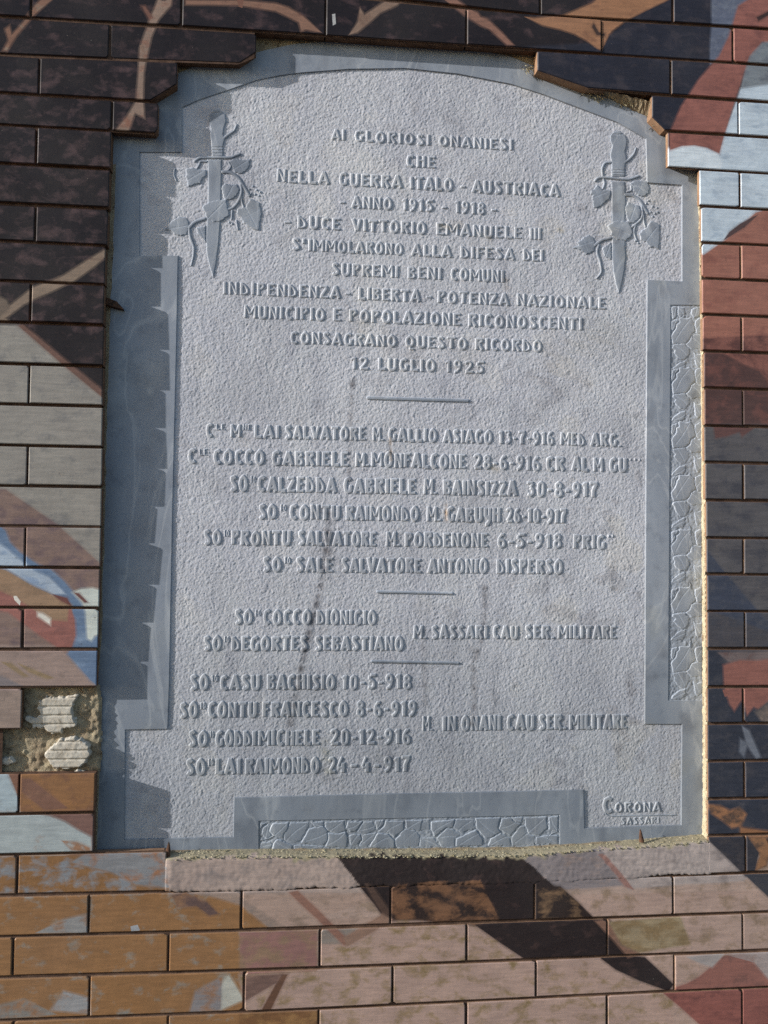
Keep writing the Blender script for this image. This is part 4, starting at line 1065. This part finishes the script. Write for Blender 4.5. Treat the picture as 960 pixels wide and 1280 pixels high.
# maker's mark
lo = bpy.data.objects.new('inscription_line', None); C.objects.link(lo); lo.parent = plaque
zc = lambda x, y: bp(x, y, LY)
carve_word('C', zc(752, 1016)[0], zc(768, 1016)[0], zc(752, 1017)[1], zc(752, 997)[1], lo, top=.0312)
carve_word('ORONA', zc(768, 1016)[0], zc(827, 1016)[0], zc(768, 1016)[1], zc(768, 1003.5)[1], lo, top=.0310)
carve_word('SASSARI', zc(776, 1031)[0], zc(825, 1031)[0], zc(776, 1031.5)[1], zc(776, 1022)[1], lo, top=.0317)
def bar_relief(pts, rad, parent=plaque, top=.0306, name='raised_rule', r1=None):
    P = smooth_line(bpl(pts, LY), 4) if len(pts) > 2 else bpl(pts, LY)
    xs = [p[0] for p in P]; zs = [p[1] for p in P]; r = rad
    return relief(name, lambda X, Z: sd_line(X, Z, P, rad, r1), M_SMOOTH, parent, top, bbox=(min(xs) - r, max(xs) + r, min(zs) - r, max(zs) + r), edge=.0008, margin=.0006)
bar_relief([(460, 497.5), (585, 501)], .0028); bar_relief([(472, 740), (565, 742)], .0023); bar_relief([(465, 827), (573, 829)], .0023)
bar_relief([(757, 1017), (764, 1020.5), (790, 1020), (846, 1019)], .0011, lo, .0316)

# ------------------------------------------------------------------ carved daggers with vine leaves
def dagger(origin, sc, hilt, grooves, guard, blade, leaves, tendrils, grapes, sub):
    d = bpy.data.objects.new('dagger_relief', None); C.objects.link(d); d.parent = plaque
    f = lambda p: [bp(origin[0] + a / sc, origin[1] + b / sc, LY) for a, b in p]
    U = .00024                                # metres per unit of the drawing
    def poly(name, p, top, groove=None, dome=.0003):
        P = f(p); xs = [q[0] for q in P]; zs = [q[1] for q in P]
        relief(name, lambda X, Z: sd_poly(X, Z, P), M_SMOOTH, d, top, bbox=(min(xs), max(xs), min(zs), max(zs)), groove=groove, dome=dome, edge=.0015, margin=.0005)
    G = [f(g) for g in grooves]
    def gr(X, Z):
        o = np.zeros(X.shape)
        for g in G: o = np.maximum(o, sstep(-.0005, .0004, sd_line(X, Z, g, .0005)))
        return o * .0012
    poly('hilt', hilt, .0312, gr); 
    P = smooth_line(f(guard)); xs = [q[0] for q in P]; zs = [q[1] for q in P]
    relief('guard', lambda X, Z: sd_line(X, Z, P, 9.5 * U), M_SMOOTH, d, .0307, bbox=(min(xs) - .003, max(xs) + .003, min(zs) - .003, max(zs) + .003), dome=.0006)
    poly('blade', blade, .0314)
    for k, lf in enumerate(leaves):
        # scalloped outline and a curved mid-vein
        P0 = f(lf); cx = sum(p[0] for p in P0) / len(P0); cz = sum(p[1] for p in P0) / len(P0)
        far = max(P0, key=lambda p: math.dist(p, (cx, cz)))
        v0 = (2 * cx - far[0] * .75 - cx * .25, 2 * cz - far[1] * .75 - cz * .25)
        side = ((cx + (far[1] - cz) * .55), (cz - (far[0] - cx) * .55)); side2 = ((cx - (far[1] - cz) * .55), (cz + (far[0] - cx) * .55))
        veins = [[v0, (cx, cz), (cx + (far[0] - cx) * .7, cz + (far[1] - cz) * .7)], [(cx, cz), side], [(cx, cz), side2]]
        ph = random.random() * 6
        def sds(X, Z, P0=P0, ph=ph, cx=cx, cz=cz):
            an = np.arctan2(Z - cz, X - cx)
            return sd_poly(X, Z, P0) + .0011 * np.abs(np.sin(an * 7 + ph)) + .0001
        def vg(X, Z, veins=veins):
            o = np.zeros(X.shape)
            for i, v in enumerate(veins): o = np.maximum(o, sstep(-.0007, .0003, sd_line(X, Z, v, .0002)) * (1 if i == 0 else .45))
            return o * .0005
        xs = [q[0] for q in P0]; zs = [q[1] for q in P0]
        relief('leaf', sds, M_SMOOTH, d, .0308 if k == 3 else .0312 + (.0003 if k % 2 else 0), bbox=(min(xs), max(xs), min(zs), max(zs)), groove=vg, dome=.0004, edge=.0013, margin=.0005, worn_glint=.5)
    for t in tendrils:
        r0, r1 = t[0] * U, t[1] * U; P = smooth_line(f(t[2])); xs = [q[0] for q in P]; zs = [q[1] for q in P]
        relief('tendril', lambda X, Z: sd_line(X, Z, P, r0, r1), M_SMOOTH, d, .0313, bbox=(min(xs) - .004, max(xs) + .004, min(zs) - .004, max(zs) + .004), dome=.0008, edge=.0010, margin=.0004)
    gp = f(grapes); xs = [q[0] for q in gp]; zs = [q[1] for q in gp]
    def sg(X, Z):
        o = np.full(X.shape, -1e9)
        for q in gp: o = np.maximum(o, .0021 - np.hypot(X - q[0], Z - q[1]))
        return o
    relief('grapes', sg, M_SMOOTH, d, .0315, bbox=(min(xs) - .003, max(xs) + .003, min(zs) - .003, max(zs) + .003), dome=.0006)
dagger((710, 150), 5.565,
  [(340, 70), (365, 75), (400, 105), (415, 140), (410, 185), (400, 220), (412, 265), (400, 330), (402, 397), (300, 397), (302, 330), (300, 290), (290, 240), (302, 200), (305, 175), (292, 145), (290, 110), (315, 80)],
  [[(300, 350), (400, 352)], [(300, 368), (400, 370)], [(300, 386), (400, 388)], [(312, 98), (345, 102), (385, 98)]],
  [(190, 422), (215, 402), (260, 400), (300, 402), (360, 410), (420, 412), (460, 402), (492, 390)],
  [(302, 425), (398, 425), (405, 560), (400, 700), (400, 850), (405, 950), (398, 1040), (380, 1130), (357, 1222), (330, 1140), (312, 1050), (305, 960), (305, 840), (302, 600)],
  [[(200, 450), (240, 485), (300, 490), (290, 545), (250, 580), (220, 605), (180, 612), (172, 560), (165, 545), (175, 520), (158, 515), (160, 488), (185, 480)],
   [(435, 440), (470, 420), (550, 425), (570, 470), (560, 510), (530, 532), (490, 525), (455, 495), (450, 470)],
   [(420, 570), (460, 590), (490, 590), (512, 640), (500, 680), (460, 715), (425, 720), (405, 660), (398, 610)],
   [(272, 740), (330, 700), (420, 705), (450, 770), (440, 810), (400, 840), (340, 835), (300, 800), (300, 770)],
   [(545, 750), (580, 700), (635, 725), (640, 800), (632, 898), (600, 885), (570, 885), (545, 850), (510, 835), (497, 790), (520, 765)],
   [(35, 890), (75, 870), (65, 850), (95, 835), (110, 815), (150, 800), (180, 820), (192, 870), (180, 915), (130, 935), (90, 905)],
   [(240, 890), (300, 850), (302, 975), (255, 950)], [(300, 428), (388, 428), (378, 470), (345, 490), (306, 486)]],
  [(12, 8, [(395, 295), (430, 270), (460, 235), (475, 195)]), (11, 9, [(300, 295), (260, 300), (240, 340), (245, 400), (255, 440), (245, 475)]), (14, 12, [(400, 520), (450, 525), (500, 560), (530, 610), (555, 650)]),
   (10, 10, [(515, 600), (520, 660), (500, 700), (440, 750)]), (9, 8, [(525, 660), (530, 710), (540, 745)]), (8, 8, [(410, 500), (440, 490), (440, 460)]), (13, 12, [(190, 870), (240, 835), (300, 820)]), (11, 9, [(215, 870), (205, 920), (225, 990), (232, 1060), (200, 1100)]), (9, 7, [(475, 720), (460, 780), (480, 840)])],
  [(560, 560), (590, 600), (620, 610), (575, 640), (605, 650), (590, 670), (625, 640), (545, 580), (470, 840), (490, 855)], None)
dagger((195, 125), 5.565,
  [(425, 60), (455, 72), (485, 95), (492, 150), (478, 190), (470, 240), (482, 270), (470, 320), (470, 397), (385, 397), (380, 300), (372, 240), (378, 200), (362, 145), (365, 100), (395, 70)],
  [[(383, 330), (472, 330)], [(383, 350), (472, 350)], [(383, 372), (472, 372)], [(385, 90), (480, 90)]],
  [(270, 425), (300, 404), (340, 400), (400, 400), (460, 400), (520, 400), (550, 388), (580, 376)],
  [(358, 412), (460, 412), (458, 600), (455, 700), (450, 860), (440, 1000), (425, 1120), (400, 1248), (375, 1180), (350, 1080), (345, 960), (350, 860), (358, 700)],
  [[(205, 480), (260, 470), (300, 485), (345, 485), (352, 520), (320, 550), (310, 580), (275, 585), (225, 605), (215, 550), (205, 540), (212, 515)],
   [(510, 430), (540, 405), (600, 415), (655, 412), (650, 460), (630, 490), (590, 515), (545, 500), (530, 470)],
   [(455, 610), (480, 580), (520, 590), (560, 585), (582, 625), (560, 665), (530, 690), (480, 700), (465, 660)],
   [(320, 745), (370, 710), (430, 695), (490, 695), (495, 740), (512, 800), (450, 845), (400, 852), (350, 820), (345, 790)],
   [(625, 745), (655, 685), (720, 715), (735, 790), (722, 850), (715, 912), (660, 890), (610, 855), (590, 820), (560, 790), (570, 755)],
   [(60, 905), (100, 850), (160, 812), (215, 820), (232, 870), (215, 935), (170, 945), (130, 935), (110, 910)],
   [(280, 890), (345, 875), (347, 990), (290, 930)], [(358, 414), (445, 414), (435, 450), (405, 472), (362, 470)]],
  [(12, 8, [(475, 262), (510, 235), (545, 210), (560, 170)]), (10, 9, [(355, 428), (310, 428), (300, 450), (285, 475)]), (14, 12, [(465, 500), (520, 505), (570, 540), (610, 600), (650, 665)]),
   (11, 11, [(590, 590), (595, 640), (575, 700), (540, 745), (500, 762)]), (9, 8, [(590, 640), (595, 700), (610, 745)]), (8, 8, [(505, 430), (520, 460), (500, 490), (470, 495)]), (13, 12, [(230, 890), (270, 850), (340, 825)]), (12, 8, [(230, 900), (240, 960), (262, 1020), (260, 1080), (245, 1150)]), (10, 8, [(530, 770), (525, 830)]), (9, 9, [(560, 840), (570, 900)]), (8, 8, [(130, 480), (125, 520), (140, 560)])],
  [(650, 620), (675, 600), (700, 625), (725, 640), (690, 655), (715, 665), (660, 650), (510, 850), (530, 860)], None)

# ------------------------------------------------------------------ vine friezes: overlapping leaves parted by cut lines
def frieze(poly, leaves):
    d = bpy.data.objects.new('vine_frieze', None); C.objects.link(d); d.parent = plaque
    xs = [p[0] for p in poly]; zs = [p[1] for p in poly]
    X, Z = np.meshgrid(np.arange(min(xs) - .006, max(xs) + .006, .0014), np.arange(min(zs) - .006, max(zs) + .006, .0014))
    Y = .0314 + noise2(X.shape, .8) * .0003
    link('frieze_ground', grid_mesh('frieze_ground', X, Y, Z, cols=stains(X, Z) * 1.12), M_SMOOTH, d)
    for i, lf in enumerate(leaves):
        P0 = [(x + random.gauss(0, .0005), z + random.gauss(0, .0005)) for x, z in bpl(lf, LY)]
        cx = sum(p[0] for p in P0) / len(P0); cz = sum(p[1] for p in P0) / len(P0)
        lx = [p[0] for p in P0]; lz = [p[1] for p in P0]; size = max(max(lx) - min(lx), max(lz) - min(lz))
        ph = random.random() * 6; fq = random.uniform(3.5, 5.0)
        def sds(X, Z):
            an = np.arctan2(Z - cz, X - cx)
            o = sd_poly(X, Z, P0) - .00055 + (.0007 * (np.abs(np.sin(an * fq + ph)) - .5) if size > .014 else 0)
            return np.minimum(o, sd_poly(X, Z, poly) + .0003)
        far = max(P0, key=lambda p: math.dist(p, (cx, cz))); k1 = random.uniform(-.12, .12)
        vein = [(2 * cx - far[0] * .7 - cx * .3, 2 * cz - far[1] * .7 - cz * .3), (cx + k1 * (far[1] - cz), cz - k1 * (far[0] - cx)), (cx + (far[0] - cx) * .72, cz + (far[1] - cz) * .72)]
        vl = smooth_line(vein, 3)
        def vg(X, Z): return sstep(-.0008, .0002, sd_line(X, Z, vl, .0002)) * (.0004 if size > .014 else .0)
        relief('leaf', sds, M_SMOOTH, d, .0303 + random.choice((0, .0003, .0006)), base=.0319, bbox=(min(lx) - .001, max(lx) + .001, min(lz) - .001, max(lz) + .001), edge=.0005, margin=.0005, groove=vg, dome=.0003, worn_glint=.65)
    return d
UNIT = [[(200, 375), (215, 372), (270, 380), (300, 370), (330, 400), (345, 450), (350, 495), (310, 530), (295, 570), (262, 598), (225, 600), (150, 610), (138, 570), (132, 530), (150, 500), (175, 470), (180, 430), (205, 410)],
        [(150, 612), (225, 602), (262, 602), (270, 625), (300, 650), (290, 700), (262, 745), (215, 748), (180, 720), (155, 680), (165, 660), (145, 640)],
        [(130, 850), (150, 815), (205, 768), (262, 752), (264, 800), (240, 842), (200, 852)],
        [(312, 532), (350, 512), (375, 525), (410, 520), (420, 640), (312, 652), (264, 606), (300, 570)],
        [(352, 490), (340, 440), (345, 395), (385, 372), (420, 380), (420, 512), (375, 518), (356, 505)],
        [(135, 400), (165, 385), (196, 380), (200, 405), (175, 425), (170, 460), (140, 500), (132, 470)],
        [(330, 668), (360, 700), (410, 690), (420, 760), (400, 800), (370, 830), (345, 800), (338, 740)]]
leaves = []
for yc in (414, 476, 544, 610, 678, 750, 824):
    for u in UNIT: leaves.append([(820 + a / 7.11, yc - 609 + 540 + b / 7.11) for a, b in u])
leaves += [[(839, 384), (846, 383), (846, 396), (840, 400)], [(847, 383), (855, 384), (856, 392), (850, 397), (847, 394)], [(865, 386), (872, 384), (876, 388), (874, 396), (867, 398), (863, 392)]]
leaves = [l for l in leaves if max(p[1] for p in l) < 878 and min(p[1] for p in l) > 381]
fr = frieze(FR_R, leaves)
for yb_ in (398, 460, 522, 590, 656, 726, 796):          # forked stems
    for pts in ([(862, yb_ + 2), (862, yb_ + 14), (857, yb_ + 27)], [(863, yb_ + 4), (864, yb_ + 18), (866, yb_ + 30)]):
        bar_relief(pts, .0010, fr, .0302, 'stem', .0008)
B1 = [[(140, 85), (235, 80), (235, 120), (200, 150), (200, 175), (140, 160), (120, 130)], [(240, 82), (350, 80), (345, 110), (300, 190), (260, 205), (205, 180), (205, 150)], [(345, 115), (430, 100), (455, 130), (455, 180), (432, 215), (300, 200)], [(355, 80), (435, 75), (432, 105), (390, 120)],
      [(440, 80), (550, 70), (555, 130), (510, 145), (455, 130), (435, 105)], [(455, 180), (455, 140), (510, 148), (555, 135), (570, 160), (565, 225), (435, 225)], [(570, 80), (620, 75), (655, 75), (625, 130), (580, 140), (558, 115)], [(575, 160), (600, 145), (645, 150), (650, 180), (620, 215), (580, 215)],
      [(660, 80), (715, 75), (730, 130), (690, 150), (650, 150), (625, 135)], [(735, 140), (725, 180), (680, 225), (625, 220), (652, 185), (652, 152)], [(720, 70), (780, 70), (775, 100), (735, 128)], [(785, 72), (895, 70), (890, 130), (850, 155), (835, 175), (800, 145), (740, 135), (778, 105)],
      [(740, 140), (800, 150), (840, 190), (835, 232), (690, 228)], [(900, 70), (1000, 66), (985, 130), (900, 120)], [(895, 125), (955, 135), (975, 220), (845, 225), (840, 185)], [(135, 240), (145, 195), (170, 175), (255, 210), (255, 245)], [(260, 212), (300, 203), (432, 218), (430, 235), (262, 245)],
      [(75, 150), (82, 112), (118, 92), (122, 130), (135, 160), (105, 185)], [(66, 225), (75, 195), (130, 190), (140, 205), (120, 240), (70, 245)], [(68, 85), (110, 84), (80, 108), (70, 130)]]
B2 = [[(35, 110), (165, 105), (165, 165), (90, 165), (30, 150)], [(-5, 185), (30, 155), (85, 165), (110, 200), (100, 255), (-5, 250)], [(170, 120), (300, 105), (290, 150), (250, 150), (190, 205), (165, 160)], [(110, 205), (185, 205), (215, 255), (105, 258)], [(195, 205), (255, 150), (290, 155), (335, 190), (300, 210), (300, 255), (220, 255)],
      [(305, 105), (405, 100), (410, 155), (370, 165), (335, 185), (290, 150)], [(305, 210), (370, 180), (415, 160), (450, 205), (450, 250), (305, 255)], [(410, 100), (550, 95), (535, 150), (550, 175), (490, 210), (460, 210), (415, 155)], [(555, 100), (600, 95), (625, 120), (660, 130), (600, 200), (540, 160)],
      [(490, 215), (550, 178), (600, 205), (605, 250), (480, 252)], [(605, 95), (670, 90), (668, 125), (635, 122)], [(605, 205), (655, 140), (685, 140), (690, 180), (735, 195), (735, 245), (608, 248)], [(680, 95), (800, 90), (805, 155), (760, 195), (700, 185), (680, 140)], [(740, 200), (800, 190), (860, 190), (862, 240), (740, 243)], [(808, 90), (862, 88), (860, 180), (810, 160)]]
fr = frieze(FR_B, [[(310 + a / 4.571, 1010 + b / 4.571) for a, b in u] for u in B1] + [[(500 + a / 4.364, 1000 + b / 4.364) for a, b in u] for u in B2])
for pts in ([(683, 1050), (690, 1042), (697, 1040)], [(685, 1056), (691, 1048), (698, 1046)], [(326, 1050), (336, 1048), (347, 1042)]):
    bar_relief(pts, .0010, fr, .0300, 'stem', .0008)

# ------------------------------------------------------------------ iron pins that hold the plaque
def pin(px, py, h, r, lean, label, flat=False):
    x, z = bp(px, py, .004)
    V, Fc = [], []; n = 9; rings = [(0, 1.), (.15, 1.05), (.45, .82), (.75, .5), (.93, .22), (1, .04)]
    for t, s in rings:
        for a in range(n):
            an = 2 * math.pi * a / n; rr = r * s * random.uniform(.88, 1.12)
            V.append((x + rr * math.cos(an) + lean[0] * t, .010 + rr * .8 * math.sin(an) + lean[1] * t, z + (lean[2] if flat else h) * t))
    for i in range(len(rings) - 1):
        for a in range(n): Fc.append([i * n + a, i * n + (a + 1) % n, (i + 1) * n + (a + 1) % n, (i + 1) * n + a])
    Fc.append(list(range((len(rings) - 1) * n, len(rings) * n)))
    me = mesh('iron_pin', V, Fc, True)
    link('iron_pin', me, M_IRON, None, label=label, cat='pin', group='iron pins holding the plaque')
pin(209, 1072, .021, .0042, (.001, .008, 0), 'thin rusty pin below the plaque near its lower left corner')
pin(804, 1054, .020, .0040, (0, .008, 0), 'stubby brown pin under the plaque below the maker\'s mark')
def hook():
    P = bpl([(133, 372), (146, 377), (155, 387), (146, 385), (133, 381)], .018)
    V = [(x, .016, z) for x, z in P] + [(x, .027, z - .001) for x, z in P]; n = len(P)
    Fc = [list(range(n))[::-1]] + [[i, (i + 1) % n, n + (i + 1) % n, n + i] for i in range(n)] + [list(range(n, 2 * n))]
    link('iron_hook', mesh('iron_hook', V, Fc), M_IRON, None, label='dark curved iron hook at the left edge of the plaque', cat='hook')
hook()

# ------------------------------------------------------------------ ground
me = mesh('ground', [(-60, -80, -1.05), (60, -80, -1.05), (60, .02, -1.05), (-60, .02, -1.05)], [[0, 1, 2, 3]])
link('ground', me, M_GROUND, kind='structure')
print('bricks', nb, 'tris', sum(len(o.data.polygons) * 2 for o in scene.objects if o.type == 'MESH'))
